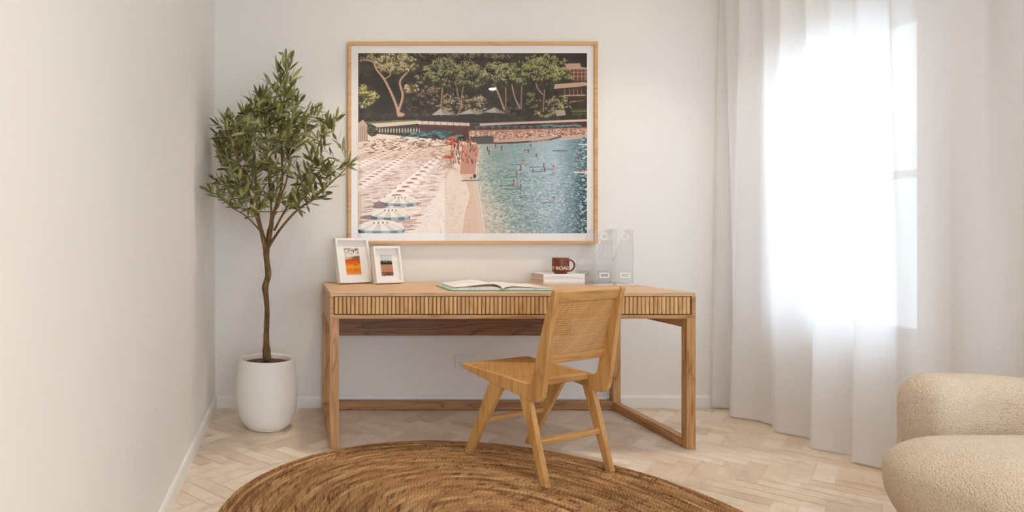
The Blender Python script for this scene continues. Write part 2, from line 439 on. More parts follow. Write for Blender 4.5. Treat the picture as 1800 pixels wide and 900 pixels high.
# ------------------------------------------------------------------ chair
TH = math.radians(26.5)
chair = thing('dining_chair', 'light oak chair with woven cane seat and back, pulled out from the desk', 'chair', (1.2089, 2.6162, 0), TH)
CH_L, CH_D = (209, 162, 101), (176, 126, 68)
cw = {a: wood('chair_oak_'+a, CH_L, CH_D, a, k=1.0, ring=0.55) for a in 'xyz'}
def arcpts(c, r, a0, a1, n=6): return [(c[0]+r*math.cos(math.radians(a0+(a1-a0)*i/n)), c[1]+r*math.sin(math.radians(a0+(a1-a0)*i/n))) for i in range(n+1)]
side = [(-0.056, 0.806), (-0.052, 0.812), (-0.041, 0.813), (-0.035, 0.806), (0.004, 0.68), (0.027, 0.60), (0.045, 0.53), (0.057, 0.47), (0.063, 0.44), (0.070, 0.424), (0.082, 0.416), (0.10, 0.413),
        (0.24, 0.420), (0.476, 0.427), (0.485, 0.424), (0.486, 0.416), (0.478, 0.408), (0.296, 0.376), (0.138, 0.354), (0.085, 0.345), (0.060, 0.343), (0.040, 0.345), (0.024, 0.353), (0.014, 0.368), (0.006, 0.40), (-0.004, 0.47), (-0.014, 0.54), (-0.030, 0.66)]
for s in (-1, 1):
    bm = bmesh.new(); prism(bm, side, min(s*0.185, s*0.211), max(s*0.185, s*0.211), 'x'); mesh_obj('side_frame', bm, cw['z'], chair, bevel=0.003)
    for (top, foot, zt) in (((0.137, 0.083), (0.020, -0.008), 0.36), ((0.305, 0.232), (0.470, 0.436), 0.385)):
        zb = 0.0105
        if top[0] > 0.2 and s == 1: zb = 0.0
        bm = bmesh.new()
        if top[0] < 0.2: o = [(top[0], zt), (foot[0], zb), (foot[1], zb), (top[1], zt-0.012)]
        else: o = [(top[0], zt), (foot[0], zb), (foot[1], zb), (top[1], zt-0.014)]
        xo, xi = s*0.209, s*0.181
        prism(bm, o, min(xo, xi), max(xo, xi), 'x'); mesh_obj('leg', bm, cw['z'], chair, bevel=0.003)
def rail(name, prof, x0, x1, bow, mat, n=14, bevel=0.003):
    bm = bmesh.new(); rows = []
    for i in range(n+1):
        u = i/n; x = x0+(x1-x0)*u; b = bow*(1-(2*u-1)**2)
        rows.append([bm.verts.new((x, p[0]+b, p[1])) for p in prof])
    k = len(prof)
    for a, b in zip(rows[:-1], rows[1:]):
        for j in range(k): bm.faces.new((a[j], a[(j+1) % k], b[(j+1) % k], b[j]))
    bm.faces.new(rows[0]); bm.faces.new(rows[-1]); bmesh.ops.recalc_face_normals(bm, faces=bm.faces)
    return mesh_obj(name, bm, mat, chair, bevel=bevel)
XI = 0.186
rail('top_rail', [(-0.050, 0.803), (-0.044, 0.811), (-0.028, 0.812), (-0.018, 0.802), (-0.010, 0.765), (-0.034, 0.764)], -XI, XI, -0.010, cw['x'])
rail('back_rail', [(0.022, 0.538), (0.052, 0.538), (0.058, 0.505), (0.034, 0.500)], -XI, XI, -0.010, cw['x'])
rail('seat_rail', [(0.108, 0.414), (0.140, 0.4155), (0.140, 0.388), (0.108, 0.388)], -XI, XI, 0, cw['x'])
rail('seat_rail', [(0.448, 0.426), (0.482, 0.428), (0.476, 0.404), (0.448, 0.400)], -XI, XI, 0, cw['x'])
rail('stretcher', [(0.045, 0.183), (0.066, 0.186), (0.070, 0.163), (0.048, 0.160)], -0.182, 0.182, 0, cw['x'])
rail('stretcher', [(0.345, 0.203), (0.366, 0.203), (0.370, 0.182), (0.349, 0.182)], -0.182, 0.182, 0, cw['x'])
# cane webbing as real strands
mc = M('cane', Roughness=0.5)
g = mc.n('ShaderNodeNewGeometry')
mc.base(mc.mix(g.outputs['Random Per Island'], rgba((192, 142, 80)), rgba((224, 180, 118))))
def cane(name, S, Lu, Lv, cell, parent, nrm_scale=1.0, w=0.0020, solidc=None):
    """S(u,v)->(point, normal), u in 0..Lu, v in 0..Lv"""
    bm = bmesh.new()
    def strand(a, b, wd, off):
        n = 10; L = math.hypot(b[0]-a[0], b[1]-a[1])
        if L < 0.004: return
        n = max(2, int(L/0.03)); du, dv = (b[0]-a[0])/L, (b[1]-a[1])/L; pu, pv = -dv*wd/2, du*wd/2; prev = None
        for i in range(n+1):
            u, v = a[0]+(b[0]-a[0])*i/n, a[1]+(b[1]-a[1])*i/n
            row = []
            for (sg, o2) in ((-1, off-0.0004), (1, off-0.0004), (1, off+0.0004), (-1, off+0.0004)):
                uu = min(max(u+sg*pu, 0), Lu); vv = min(max(v+sg*pv, 0), Lv)
                p, nn = S(uu, vv); row.append(bm.verts.new(p+nn*o2))
            if prev:
                for k in range(4): bm.faces.new((prev[k], prev[(k+1) % 4], row[(k+1) % 4], row[k]))
            prev = row
    c = cell
    i = 0
    while i*c < Lu:
        for o in (-0.0013, 0.0013): 
            x = (i+0.5)*c+o
            if 0 < x < Lu: strand((x, 0), (x, Lv), 0.0017, 0.0)
        i += 1
    i = 0
    while i*c < Lv:
        for o in (-0.0013, 0.0013):
            y = (i+0.5)*c+o
            if 0 < y < Lv: strand((0, y), (Lu, y), 0.0017, 0.0007)
        i += 1
    N = int((Lu+Lv)/c)+1
    for k in range(N+1):
        s = (k+0.5)*c
        a = (min(s, Lu), max(0, s-Lu)); b = (max(0, s-Lv), min(s, Lv)); strand(a, b, w, -0.0008)
        d = (k+0.5)*c-Lv+(Lv % c)
        a = (max(0, d), max(0, -d)); b = (min(Lu, Lv+d), min(Lv, Lu-d)); 
        if b[0] > a[0]: strand(a, b, w, 0.0014)
    bmesh.ops.recalc_face_normals(bm, faces=bm.faces)
    o = mesh_obj(name, bm, mc.m, parent); return o
def Sback(u, v):
    x = -XI+u; t_ = v/0.236; q = 1-(x/XI)**2
    y = 0.041+(-0.022-0.041)*t_ - 0.012*q; z = 0.533+v*0.985
    return Vector((x, y, z)), Vector((0, -0.97, -0.24))
cane('backrest', Sback, 2*XI, 0.236, 0.0098, chair)
def Sseat(u, v):
    x = -XI+u; z = 0.4145+0.011*(v/0.32) - 0.004*(1-(x/XI)**2)*math.sin(PI*min(max(v/0.316, 0), 1))
    return Vector((x, 0.136+v, z)), Vector((0, 0, 1))
cane('seat', Sseat, 2*XI, 0.316, 0.0098, chair)

# ------------------------------------------------------------------ painted prints (colour held on a fine mesh grid)
class Canvas:
    def __init__(s, w, h, x0, y0, k, seed=1):
        s.w, s.h, s.k = w, h, k; s.img = np.zeros((h, w, 3)); s.rs = np.random.RandomState(seed)
        yy, xx = np.mgrid[0:h, 0:w]; s.X = x0+xx/k; s.Y = y0+yy/k; s.x0, s.y0 = x0, y0
    def nz(s, fx, fy=None, oct=3, seed=0):
        fy = fy or fx; out = np.zeros((s.h, s.w)); amp = 1; tot = 0
        rs = np.random.RandomState(seed+77)
        for o in range(oct):
            gx, gy = int((s.w/s.k)/fx*2**o)+3, int((s.h/s.k)/fy*2**o)+3
            g = rs.rand(gy, gx)
            u = (s.X-s.x0)/fx*2**o; v = (s.Y-s.y0)/fy*2**o
            i = np.clip(u.astype(int), 0, gx-2); j = np.clip(v.astype(int), 0, gy-2); fu = u-i; fv = v-j
            fu = fu*fu*(3-2*fu); fv = fv*fv*(3-2*fv)
            out += amp*((g[j, i]*(1-fu)+g[j, i+1]*fu)*(1-fv)+(g[j+1, i]*(1-fu)+g[j+1, i+1]*fu)*fv); tot += amp; amp *= 0.6
        return out/tot
    def put(s, mask, col):
        m = mask[..., None] if mask.ndim == 2 else mask
        s.img = s.img*(1-m)+np.array(col, float)*m if not isinstance(col, np.ndarray) else s.img*(1-m)+col*m
    def ell(s, cx, cy, rx, ry, rot=0, soft=0.12):
        c, n = math.cos(rot), math.sin(rot); dx, dy = s.X-cx, s.Y-cy
        d = np.sqrt(((dx*c+dy*n)/rx)**2+((-dx*n+dy*c)/ry)**2); return np.clip((1-d)/soft+0.5, 0, 1)
    def dab(s, cx, cy, rx, ry, col, rot=0, a=1.0):
        R = max(rx, ry)+1.5; i0 = max(int((cx-R-s.x0)*s.k), 0); i1 = min(int((cx+R-s.x0)*s.k)+1, s.w); j0 = max(int((cy-R-s.y0)*s.k), 0); j1 = min(int((cy+R-s.y0)*s.k)+1, s.h)
        if i1 <= i0 or j1 <= j0: return
        c, n = math.cos(rot), math.sin(rot); dx, dy = s.X[j0:j1, i0:i1]-cx, s.Y[j0:j1, i0:i1]-cy
        d = np.sqrt(((dx*c+dy*n)/rx)**2+((-dx*n+dy*c)/ry)**2); m = (np.clip((1-d)*max(min(rx, ry)*s.k, 0.8)+0.5, 0, 1)*a)[..., None]
        s.img[j0:j1, i0:i1] = s.img[j0:j1, i0:i1]*(1-m)+np.array(col, float)*m
    def line(s, pts, w, col, a=1.0):
        for p, q in zip(pts[:-1], pts[1:]):
            R = w+1; i0 = max(int((min(p[0], q[0])-R-s.x0)*s.k), 0); i1 = min(int((max(p[0], q[0])+R-s.x0)*s.k)+2, s.w)
            j0 = max(int((min(p[1], q[1])-R-s.y0)*s.k), 0); j1 = min(int((max(p[1], q[1])+R-s.y0)*s.k)+2, s.h)
            if i1 <= i0 or j1 <= j0: continue
            X, Y = s.X[j0:j1, i0:i1], s.Y[j0:j1, i0:i1]; dx, dy = q[0]-p[0], q[1]-p[1]; L2 = dx*dx+dy*dy+1e-9
            t = np.clip(((X-p[0])*dx+(Y-p[1])*dy)/L2, 0, 1); d = np.hypot(X-p[0]-t*dx, Y-p[1]-t*dy)
            m = (np.clip((w/2-d)*s.k+0.5, 0, 1)*a)[..., None]; s.img[j0:j1, i0:i1] = s.img[j0:j1, i0:i1]*(1-m)+np.array(col, float)*m
    def poly(s, pts, col, a=1.0, ret=False):
        m = np.zeros((s.h, s.w), bool); n = len(pts)
        for i in range(n):
            x0, y0 = pts[i]; x1, y1 = pts[(i+1) % n]
            if y0 == y1: continue
            c = ((y0 <= s.Y) & (s.Y < y1)) | ((y1 <= s.Y) & (s.Y < y0))
            m ^= c & (s.X < x0+(s.Y-y0)*(x1-x0)/(y1-y0))
        m = m.astype(float)*a
        if ret: return m
        s.put(m, col)
def print_mesh(name, cv, P, mat, parent):
    """cv canvas; P(u,v) arrays -> xyz, u,v in 0..1 (v down)"""
    h, w = cv.h, cv.w
    u = (np.arange(w))/(w-1); v = (np.arange(h))/(h-1); U, V = np.meshgrid(u, v)
    co = P(U, V).reshape(-1, 3)
    idx = np.arange(h*w).reshape(h, w)
    q = np.stack([idx[:-1, :-1], idx[1:, :-1], idx[1:, 1:], idx[:-1, 1:]], -1).reshape(-1, 4)
    me = bpy.data.meshes.new(name); me.vertices.add(h*w); me.vertices.foreach_set('co', co.ravel().astype(np.float32))
    me.loops.add(q.size); me.loops.foreach_set('vertex_index', q.ravel().astype(np.int32)); me.polygons.add(len(q))
    me.polygons.foreach_set('loop_start', np.arange(0, q.size, 4, dtype=np.int32)); me.polygons.foreach_set('loop_total', np.full(len(q), 4, np.int32))
    me.update(calc_edges=True)
    c = (np.clip(cv.img, 0, 255)/255.0)**1.1; c = np.where(c <= 0.04045, c/12.92, ((c+0.055)/1.055)**2.4)
    rgb = np.ones((h*w, 4), np.float32); rgb[:, :3] = c.reshape(-1, 3)
    a = me.color_attributes.new('ink', 'FLOAT_COLOR', 'POINT'); a.data.foreach_set('color', rgb.ravel())
    me.materials.append(mat); o = bpy.data.objects.new(name, me); COL.objects.link(o); o.parent = parent; return o
mp_ = M('print_ink', Roughness=0.5); an = mp_.n('ShaderNodeAttribute', attribute_name='ink'); mp_.base(an.outputs['Color']); m_ink = mp_.m
m_ink.node_tree.nodes['Principled BSDF'].inputs['Specular IOR Level'].default_value = 0.2

def paint_beach():
    K = 1.9
    cv = Canvas(int(402.2*K), int(316.7*K), 629.6, 93.3, K, 3); rs = cv.rs
    n_s = cv.nz(3, 3, 3, 1); n_m = cv.nz(9, 9, 4, 2); n_l = cv.nz(30, 20, 3, 3)
    cv.img[:] = (44, 36, 27)
    d = np.clip((n_m-0.42)*4, 0, 1); cv.put(d*0.55, (92, 84, 56)); cv.put(np.clip((n_s-0.56)*6, 0, 1)*0.45, (118, 104, 76))
    for i in range(1500): cv.dab(632+400*rs.rand(), 94+112*rs.rand(), 0.8+1.2*rs.rand(), 0.6+0.6*rs.rand(), [(86, 80, 52), (30, 24, 18), (108, 96, 66), (66, 60, 40)][rs.randint(4)], rs.rand()*3, 0.6)
    X, Y = cv.X, cv.Y
    # blackish top band and depths
    cv.put(cv.ell(930, 92, 130, 10, 0, 0.6)*0.5, (60, 52, 42)); cv.put(cv.ell(675, 160, 30, 40, 0, 0.7)*0.8, (34, 26, 20)); cv.put(cv.ell(1010, 96, 40, 12, 0, 0.5)*0.9, (48, 42, 36))
    def blob(cx, cy, rx, ry, lt, mid, dk, n, seed, flat=False):
        r = np.random.RandomState(seed); lt, mid, dk = [np.array(c, float) for c in (lt, mid, dk)]
        cv.put(cv.ell(cx, cy, rx*0.95, ry*0.86, 0, 0.25)*0.95, dk*0.8)
        nc = max(7, int(rx*ry/13)); n = int(n*1.35); cl = []
        for i in range(nc):                                  # clumps of needles, lit on top and dark below
            a = r.rand()*2*PI; q = math.sqrt(r.rand()); cl.append((cx+rx*0.9*q*math.cos(a), cy+ry*0.85*q*math.sin(a), 4+rx*0.10*r.rand()))
        cl.sort(key=lambda c: c[1])
        for (x, y, w) in cl:
            k = max(6, int(n/nc))
            for i in range(k):
                a = r.rand()*2*PI; q = math.sqrt(r.rand()); dx, dy = w*q*math.cos(a), w*0.62*q*math.sin(a); hg = -dy/(w*0.62)+0.35*(cy-y)/ry+0.35*r.randn()
                c = lt if hg > 0.15 else (mid if hg > -0.45 else dk); c = c*(0.80+0.34*r.rand()); cv.dab(x+dx, y+dy, 0.7+1.1*r.rand(), 0.55+0.6*r.rand(), c, r.rand()*3, 0.92)
    dkc = (58, 52, 34)
    blob(800, 100, 60, 9, (150, 142, 104), (112, 106, 74), dkc, 260, 11); blob(720, 97, 60, 7, (158, 148, 112), (120, 110, 80), dkc, 200, 12)
    blob(870, 100, 30, 7, (160, 148, 116), (120, 110, 84), dkc, 120, 13)
    blob(655, 104, 26, 9, (176, 166, 122), (130, 122, 84), dkc, 160, 14)
    blob(696, 112, 42, 20, (214, 200, 156), (176, 164, 120), (112, 102, 70), 620, 15)
    blob(643, 170, 22, 24, (204, 196, 126), (160, 156, 90), (78, 76, 42), 330, 16); blob(722, 156, 14, 9, (222, 208, 166), (184, 168, 122), (120, 106, 74), 110, 17)
    blob(738, 140, 12, 8, (168, 160, 110), (130, 124, 80), dkc, 70, 18)
    # undergrowth
    blob(800, 182, 34, 20, (196, 176, 140), (140, 122, 92), (62, 52, 38), 330, 19); blob(842, 186, 16, 22, (206, 184, 156), (158, 136, 110), (70, 58, 44), 200, 20)
    blob(757, 168, 22, 20, (168, 146, 116), (112, 94, 72), (52, 42, 30), 180, 21); blob(935, 178, 14, 18, (146, 136, 92), (98, 90, 58), (44, 38, 26), 160, 22)
    blob(985, 180, 26, 17, (186, 174, 126), (132, 122, 84), (58, 50, 34), 260, 23); blob(960, 200, 20, 10, (196, 184, 140), (140, 128, 90), (62, 54, 36), 150, 24)
    blob(900, 196, 18, 9, (130, 118, 80), (88, 78, 52), (40, 34, 24), 100, 25); blob(725, 186, 22, 14, (112, 96, 72), (80, 66, 48), (40, 32, 24), 110, 26)
    tan = (206, 170, 142)
    def trunk(pts, w0, w1, c=tan):
        P = smooth_path([(p[0], p[1], 0) for p in pts], 5); n = len(P)
        for i in range(n-1):
            w = w0+(w1-w0)*i/n; cv.line([(P[i].x, P[i].y), (P[i+1].x, P[i+1].y)], w, c); cv.line([(P[i].x+w*0.3, P[i].y), (P[i+1].x+w*0.3, P[i+1].y)], w*0.35, np.array(c)*0.7)
    trunk([(640, 105), (656, 109), (662, 122), (676, 140), (690, 168), (700, 194)], 2.2, 5.2); trunk([(677, 138), (686, 132), (684, 124)], 2, 1.5)
    trunk([(715, 128), (703, 144), (708, 168), (701, 194)], 3.2, 4.6); cv.poly([(696, 194), (712, 200), (704, 210), (700, 208)], (200, 166, 138))
    trunk([(779, 140), (776, 178), (775, 213)], 3.6, 3.2, (170, 130, 106)); trunk([(771, 135), (779, 148)], 2, 2, (160, 124, 98))
    trunk([(801, 146), (806, 172), (811, 186), (802, 205)], 2, 2.4, (176, 146, 118)); trunk([(815, 150), (811, 172), (813, 188)], 1.6, 1.8, (180, 148, 120))
    blob(795, 128, 58, 28, (176, 172, 122), (126, 124, 80), (50, 46, 30), 1300, 27); blob(838, 140, 18, 16, (166, 162, 116), (122, 120, 80), (66, 64, 38), 200, 28)
    trunk([(868, 146), (878, 170), (886, 192)], 2.2, 3.2); trunk([(888, 150), (889, 172), (888, 190)], 2, 2.4, (176, 142, 114))
    trunk([(899, 146), (905, 172), (914, 190)], 2, 2.4); trunk([(917, 144), (916, 170), (916, 190)], 2.2, 2.4, (160, 130, 104))
    blob(884, 130, 46, 23, (182, 178, 128), (130, 128, 84), (52, 48, 32), 1000, 29); blob(915, 138, 16, 14, (176, 172, 122), (124, 122, 80), (66, 64, 38), 160, 30)
    trunk([(954, 134), (955, 160), (952, 196)], 5, 5, (66, 50, 36)); trunk([(941, 142), (945, 156), (954, 166)], 1.8, 2.2, (184, 152, 124)); trunk([(957, 158), (954, 196)], 1.8, 1.8, (176, 144, 116))
    blob(953, 119, 50, 27, (172, 168, 112), (120, 118, 72), (48, 46, 28), 1200, 31); blob(985, 130, 24, 17, (188, 184, 122), (140, 138, 86), (66, 66, 38), 330, 32)
    # villa on the right
    cv.poly([(992, 112), (1019, 111), (1021, 118), (1032, 119), (1032, 124), (996, 122)], (196, 164, 142)); cv.poly([(1002, 122), (1032, 122), (1032, 142), (1010, 143)], (112, 76, 60))
    for x in (1008, 1015, 1022, 1028): cv.line([(x, 124), (x, 141)], 1.6, (178, 142, 120))
    for y in (127, 134): cv.line([(1003, y), (1031, y)], 1.3, (190, 154, 132))
    cv.poly([(975, 148), (1026, 144), (1032, 146), (1032, 150), (1020, 152), (973, 156)], (196, 170, 146)); cv.poly([(986, 155), (1028, 152), (1028, 176), (994, 170)], (76, 52, 40))
    for x in (992, 1000, 1007, 1014, 1021): cv.line([(x, 156), (x+1, 168)], 1.2, (170, 138, 116))
    cv.line([(990, 168), (1028, 167)], 2, (198, 172, 150)); cv.line([(1000, 180), (1026, 176)], 1.6, (150, 120, 98))
    cv.poly([(976, 193), (992, 193), (994, 202), (978, 204)], (180, 166, 146))
    for (y, c) in ((196, (120, 126, 70)), (201, (96, 96, 58)), (193, (92, 88, 60))): cv.line([(1006, y), (1032, y-1)], 2.2, c)
    # dark band and parasol tents
    cv.poly([(630, 206), (735, 204), (860, 203), (860, 214), (735, 216), (630, 216)], (46, 38, 30)); cv.put(np.clip((n_s-0.62)*8, 0, 1)*(Y > 200)*(Y < 214)*(X < 860)*0.5, (120, 100, 80))
    for (a, b, c) in (((758, 202), (774, 190), (801, 201)), ((803, 201), (826, 191), (850, 199)), ((849, 197), (869, 188), (888, 199))):
        cv.poly([a, b, c], (190, 182, 170)); cv.line([a, b, c], 0.8, (120, 112, 102)); cv.poly([b, (b[0]+4, c[1]-0.5), c], (158, 150, 140))
    cv.line([(636, 190), (636, 222)], 1.0, (52, 44, 38)); cv.dab(637, 187, 2.5, 3, (196, 182, 164))
    # roofs and red-brown cabins
    cv.poly([(640, 214), (700, 211), (735, 210), (735, 213), (650, 219)], (122, 116, 74)); cv.poly([(652, 217), (735, 212), (735, 217), (664, 224)], (220, 204, 186))
    for x in range(655, 737, 5): cv.line([(x, 224-(x-655)*0.06), (x, 236)], 1.5, (54, 42, 34)); cv.dab(x+2.2, 229, 1.3, 4.5, (200, 186, 168))
    cv.poly([(737, 217), (826, 219), (826, 238), (790, 238), (737, 230)], (94, 48, 38)); cv.poly([(735, 212), (826, 216), (826, 221), (735, 218)], (226, 208, 194))
    for x in range(742, 826, 11): cv.line([(x, 213), (x, 221)], 0.9, (110, 88, 76))
    cv.poly([(825, 216), (1032, 212), (1032, 231), (825, 236)], (88, 52, 42)); cv.poly([(843, 216), (1032, 209), (1032, 213), (900, 218), (843, 221)], (214, 192, 178)); cv.line([(825, 217), (1032, 209)], 0.9, (126, 104, 92))
    cv.poly([(824, 229), (1032, 224), (1032, 243), (850, 252), (824, 256)], (184, 142, 122))
    for i in range(900):
        x = 826+206*rs.rand(); y = 230+17*rs.rand()-(x-826)*0.018; c = [(240, 222, 208), (208, 140, 112), (110, 70, 56), (226, 196, 178)][rs.randint(4)]; cv.dab(x, y, 0.7+rs.rand(), 0.5+0.6*rs.rand(), c)
    for i in range(14): cv.dab(838+i*13.5, 222+2*rs.rand()-(i*0.15), 5.2, 1.5, (74, 120, 128)); cv.line([(838+i*13.5, 223), (838+i*13.5, 230)], 0.6, (180, 160, 146))
    for i in range(10): cv.dab(955+i*7, 219+2.5*rs.rand(), 4, 1.2, (126, 158, 158))
    cv.poly([(866, 246), (960, 240), (1032, 236), (1032, 240), (960, 247), (870, 252)], (206, 176, 156)); cv.line([(855, 252), (905, 250), (962, 246), (985, 240)], 2.4, (74, 50, 40)); cv.poly([(826, 240), (866, 238), (868, 252), (826, 255)], (92, 84, 80))
    for i in range(90): cv.dab(930+60*rs.rand(), 246+5*rs.rand(), 1.4, 0.8, (200, 176, 150))
    # sea
    shore = [(838, 252), (842, 262), (838, 285), (836, 305), (838, 322), (842, 345), (846, 365), (848, 385), (852, 411)]
    sea = cv.poly([(836, 253), (900, 252), (960, 248), (985, 243), (1032, 240), (1032, 411)]+shore[::-1], 0, ret=True)
    t = np.clip((X-840)/190, 0, 1)[..., None]
    cA, cB, cC = np.array([138, 166, 156.]), np.array([162, 182, 192.]), np.array([86, 120, 130.])
    base = np.where(t < 0.72, cA*(1-t/0.72)+cB*(t/0.72), cB*(1-(t-0.72)/0.28)+cC*((t-0.72)/0.28))
    deep = np.clip((Y-260)/140, 0, 1)[..., None]; near = np.clip(1-(X-(845+(Y-300)*0.45*(Y > 300)))/55, 0, 1)[..., None]
    base = base*(1-0.12*deep)*(1-near*0.65)+np.array([196, 196, 184.])*near*0.65
    cv.put(sea, base)
    fnz = cv.nz(3.2, 1.5, 2, 8); fn2 = cv.nz(5, 2.2, 2, 9); str_ = 0.35+0.65*np.clip((Y-262)/60, 0, 1)
    cv.put(sea*np.clip((fnz-0.52)*7, 0, 1)*0.62*str_, (222, 230, 226)); cv.put(sea*np.clip((0.44-fn2)*7, 0, 1)*0.5*str_, (88, 124, 126))
    rgt = np.clip((X-1005-np.clip((400-Y)*0.02, 0, 4))/18, 0, 1); cv.put(sea*rgt*(0.75*(Y > 300)+0.3*(Y <= 300)), (30, 66, 72)); cv.put(sea*rgt*np.clip((fnz-0.55)*9, 0, 1), (206, 222, 224))
    cv.put(sea*np.clip((n_l-0.5)*3, 0, 1)*0.25*(Y > 255), (84, 128, 126)); cv.put(sea*cv.ell(965, 330, 34, 90, 0, 0.9)*0.25, (214, 228, 238))
    for i in range(500):
        y = 300+110*rs.rand(); x = 850+180*rs.rand(); 
        if x > 855+(y-300)*0.3: cv.dab(x, y, 1.6, 0.45, (60, 84, 88), 0.2*rs.randn(), 0.6)
    shx = np.interp(Y, [p[1] for p in shore], [p[0] for p in shore]); wid = np.interp(Y, [250, 310, 345, 411], [6, 14, 34, 60]); sh = np.clip(1-(X-shx)/wid, 0, 1)
    cv.put(sea*sh**1.3*0.85, (222, 202, 186)); cv.put(sea*(sh > 0)*np.clip((fnz-0.5)*8, 0, 1)*0.4, (236, 230, 220)); cv.put(sea*(sh > 0.15)*np.clip((0.42-fn2)*8, 0, 1)*0.3, (150, 160, 150))
    # sand
    sand = cv.poly([(630, 232), (700, 238), (760, 244), (836, 250)]+shore+[(630, 411)], 0, ret=True)
    cv.put(sand, (238, 224, 212)); cv.put(sand*np.clip((n_m-0.5)*4, 0, 1)*0.25, (216, 192, 176))
    wet = cv.poly([(812, 254), (810, 280), (808, 305), (820, 322), (826, 342), (818, 370), (812, 411)]+shore[::-1], 0, ret=True)
    cv.put(wet*0.85, (224, 192, 170)); cv.put(wet*np.clip((X-shx+16)/16, 0, 1)*0.7, (222, 206, 192)); cv.put(wet*(Y < 305)*0.8, (196, 140, 116))
    cv.line(shore[2:], 1.4, (236, 232, 224), 0.8); cv.line([(p[0]-6, p[1]) for p in shore[4:]], 0.8, (236, 226, 214), 0.7)
    for i in range(70): cv.dab(740+90*rs.rand(), 330+80*rs.rand(), 0.9+rs.rand(), 0.4, (188, 158, 140), rs.rand())
    # dense rows of loungers and parasols running to the far end of the beach
    lng = cv.poly([(630, 258), (700, 246), (790, 258), (805, 262), (792, 300), (770, 330), (742, 372), (716, 411), (630, 411)], 0, ret=True)
    cv.put(lng*0.75, (222, 196, 178))
    for i in range(1500):
        x = 630+172*rs.rand(); y = 256+150*rs.rand()**1.2
        if x > 806-max(0, y-262)*0.62: continue
        sc = 0.35+(y-250)/130; cv.line([(x, y), (x+11*sc, y-1.0*sc)], 0.9*max(sc, 0.6), [(176, 120, 94), (248, 238, 228), (150, 98, 76), (232, 206, 188), (244, 230, 218)][rs.randint(5)], 0.9)
    def band(p0, p1, n, s0, s1):
        for i in range(n):
            t = (i/(n-1))**1.35; x = p0[0]+(p1[0]-p0[0])*t; y = p0[1]+(p1[1]-p0[1])*t; q = s0+(s1-s0)*t
            cv.dab(x-q*1.5, y+q*0.65, q*0.9, q*0.26, (120, 74, 58), -0.05, 0.95)
            cv.dab(x, y, q*1.5, q*0.52, (246, 234, 224), -0.06); cv.dab(x+q*0.25, y+q*0.22, q*1.15, q*0.2, (226, 200, 184), -0.06, 0.8); cv.dab(x-q*0.1, y-q*0.12, q*0.6, q*0.14, (150, 76, 62), -0.06, 0.85)
    band((700, 250), (612, 272), 16, 4, 9); band((716, 256), (606, 300), 20, 3.6, 11); band((738, 258), (600, 345), 24, 3.2, 14); band((788, 258), (690, 352), 17, 3.0, 15)
    for i in range(260):
        x = 640+150*rs.rand(); y = 240+28*rs.rand()*(1-(x-640)/260); cv.dab(x, y+3, 1.6+2*rs.rand(), 0.7, [(250, 240, 230), (176, 120, 98), (92, 64, 50)][rs.randint(3)])
    for i in range(46): cv.dab(716+95*rs.rand(), 252+50*rs.rand()*(1-0), 2.4, 0.6, (130, 84, 66), -0.3, 0.6)
    # teal parasols by the cabins
    for i in range(42):
        x = 708+104*rs.rand(); y = 230+11*rs.rand(); cv.dab(x, y, 5.2, 1.5, (54, 104, 112) if rs.rand() < 0.6 else (104, 146, 148), -0.1)
    cv.poly([(630, 216), (638, 210), (646, 220), (646, 246), (630, 250)], (206, 178, 160))
    for x in (633, 637, 641, 645): cv.line([(x, 222), (x, 248)], 0.9, (120, 88, 74))
    blob(655, 232, 9, 8, (110, 104, 66), (70, 62, 42), (34, 28, 22), 50, 40)
    # orange parasols and crowd
    for (x, y, r) in ((795, 243, 9), (792, 252, 8), (790, 275, 9.5), (799, 247, 5)): cv.dab(x, y, r, 2.8, (222, 118, 82)); cv.dab(x, y+1.4, r*0.8, 1, (176, 78, 52)); cv.line([(x+1, y), (x+1, y+10)], 0.8, (120, 80, 64))
    for i in range(110):
        x = 792+44*rs.rand(); y = 246+40*rs.rand()**1.5; cv.dab(x, y, 0.9, 2.4+rs.rand(), [(170, 96, 72), (112, 62, 48), (216, 150, 122), (150, 82, 60)][rs.randint(4)])
    for i in range(26): cv.line([(762+32*rs.rand(), 262+42*rs.rand()), (775+32*rs.rand(), 262+42*rs.rand())], 0.6, (150, 108, 88), 0.5)
    cv.dab(834, 309, 3, 4, (96, 62, 50)); cv.line([(812, 317), (842, 316)], 2, (96, 120, 124)); cv.dab(828, 312, 2.4, 2, (176, 110, 84))
    # bathers
    for (x, y, h, c) in ((857, 262, 6, 0), (860, 268, 6, 0), (882, 261, 6, 0), (923, 266, 5, 1), (929, 266, 4, 0), (943, 273, 4, 0), (920, 286, 7, 1), (915.5, 296, 8, 0), (908.5, 308, 8, 0), (903, 322, 9, 0), (915.5, 329, 8.5, 0), (937, 300, 4, 0), (956, 291, 6, 0), (957.5, 299, 6, 0), (973, 295, 6, 1), (973, 352, 10, 1), (1017, 279, 6, 0), (871, 257, 4, 0), (933, 256, 3, 0)):
        cc = (122, 68, 54) if c == 0 else (196, 134, 130)
        cv.dab(x, y, 1.7, h*0.55, cc); cv.dab(x-0.5, y-h*0.6, 1.1, 1.3, (90, 52, 42)); cv.dab(x+1, y, 0.7, h*0.4, (226, 176, 152))
        if h >= 6 and y > 280: cv.line([(x-24, y+h*0.4), (x-2, y+h*0.3)], 1.3, (58, 84, 86), 0.7)
    cv.line([(971, 264.5), (997, 264.5)], 2, (112, 118, 124)); cv.line([(1008, 302), (1032, 303)], 2.4, (236, 226, 222)); cv.line([(1010, 300), (1030, 299)], 1.4, (206, 120, 110)); cv.line([(1017, 253), (1032, 254)], 2.6, (212, 216, 214)); cv.line([(958+33, 275), (1004, 273)], 1.6, (150, 160, 176))
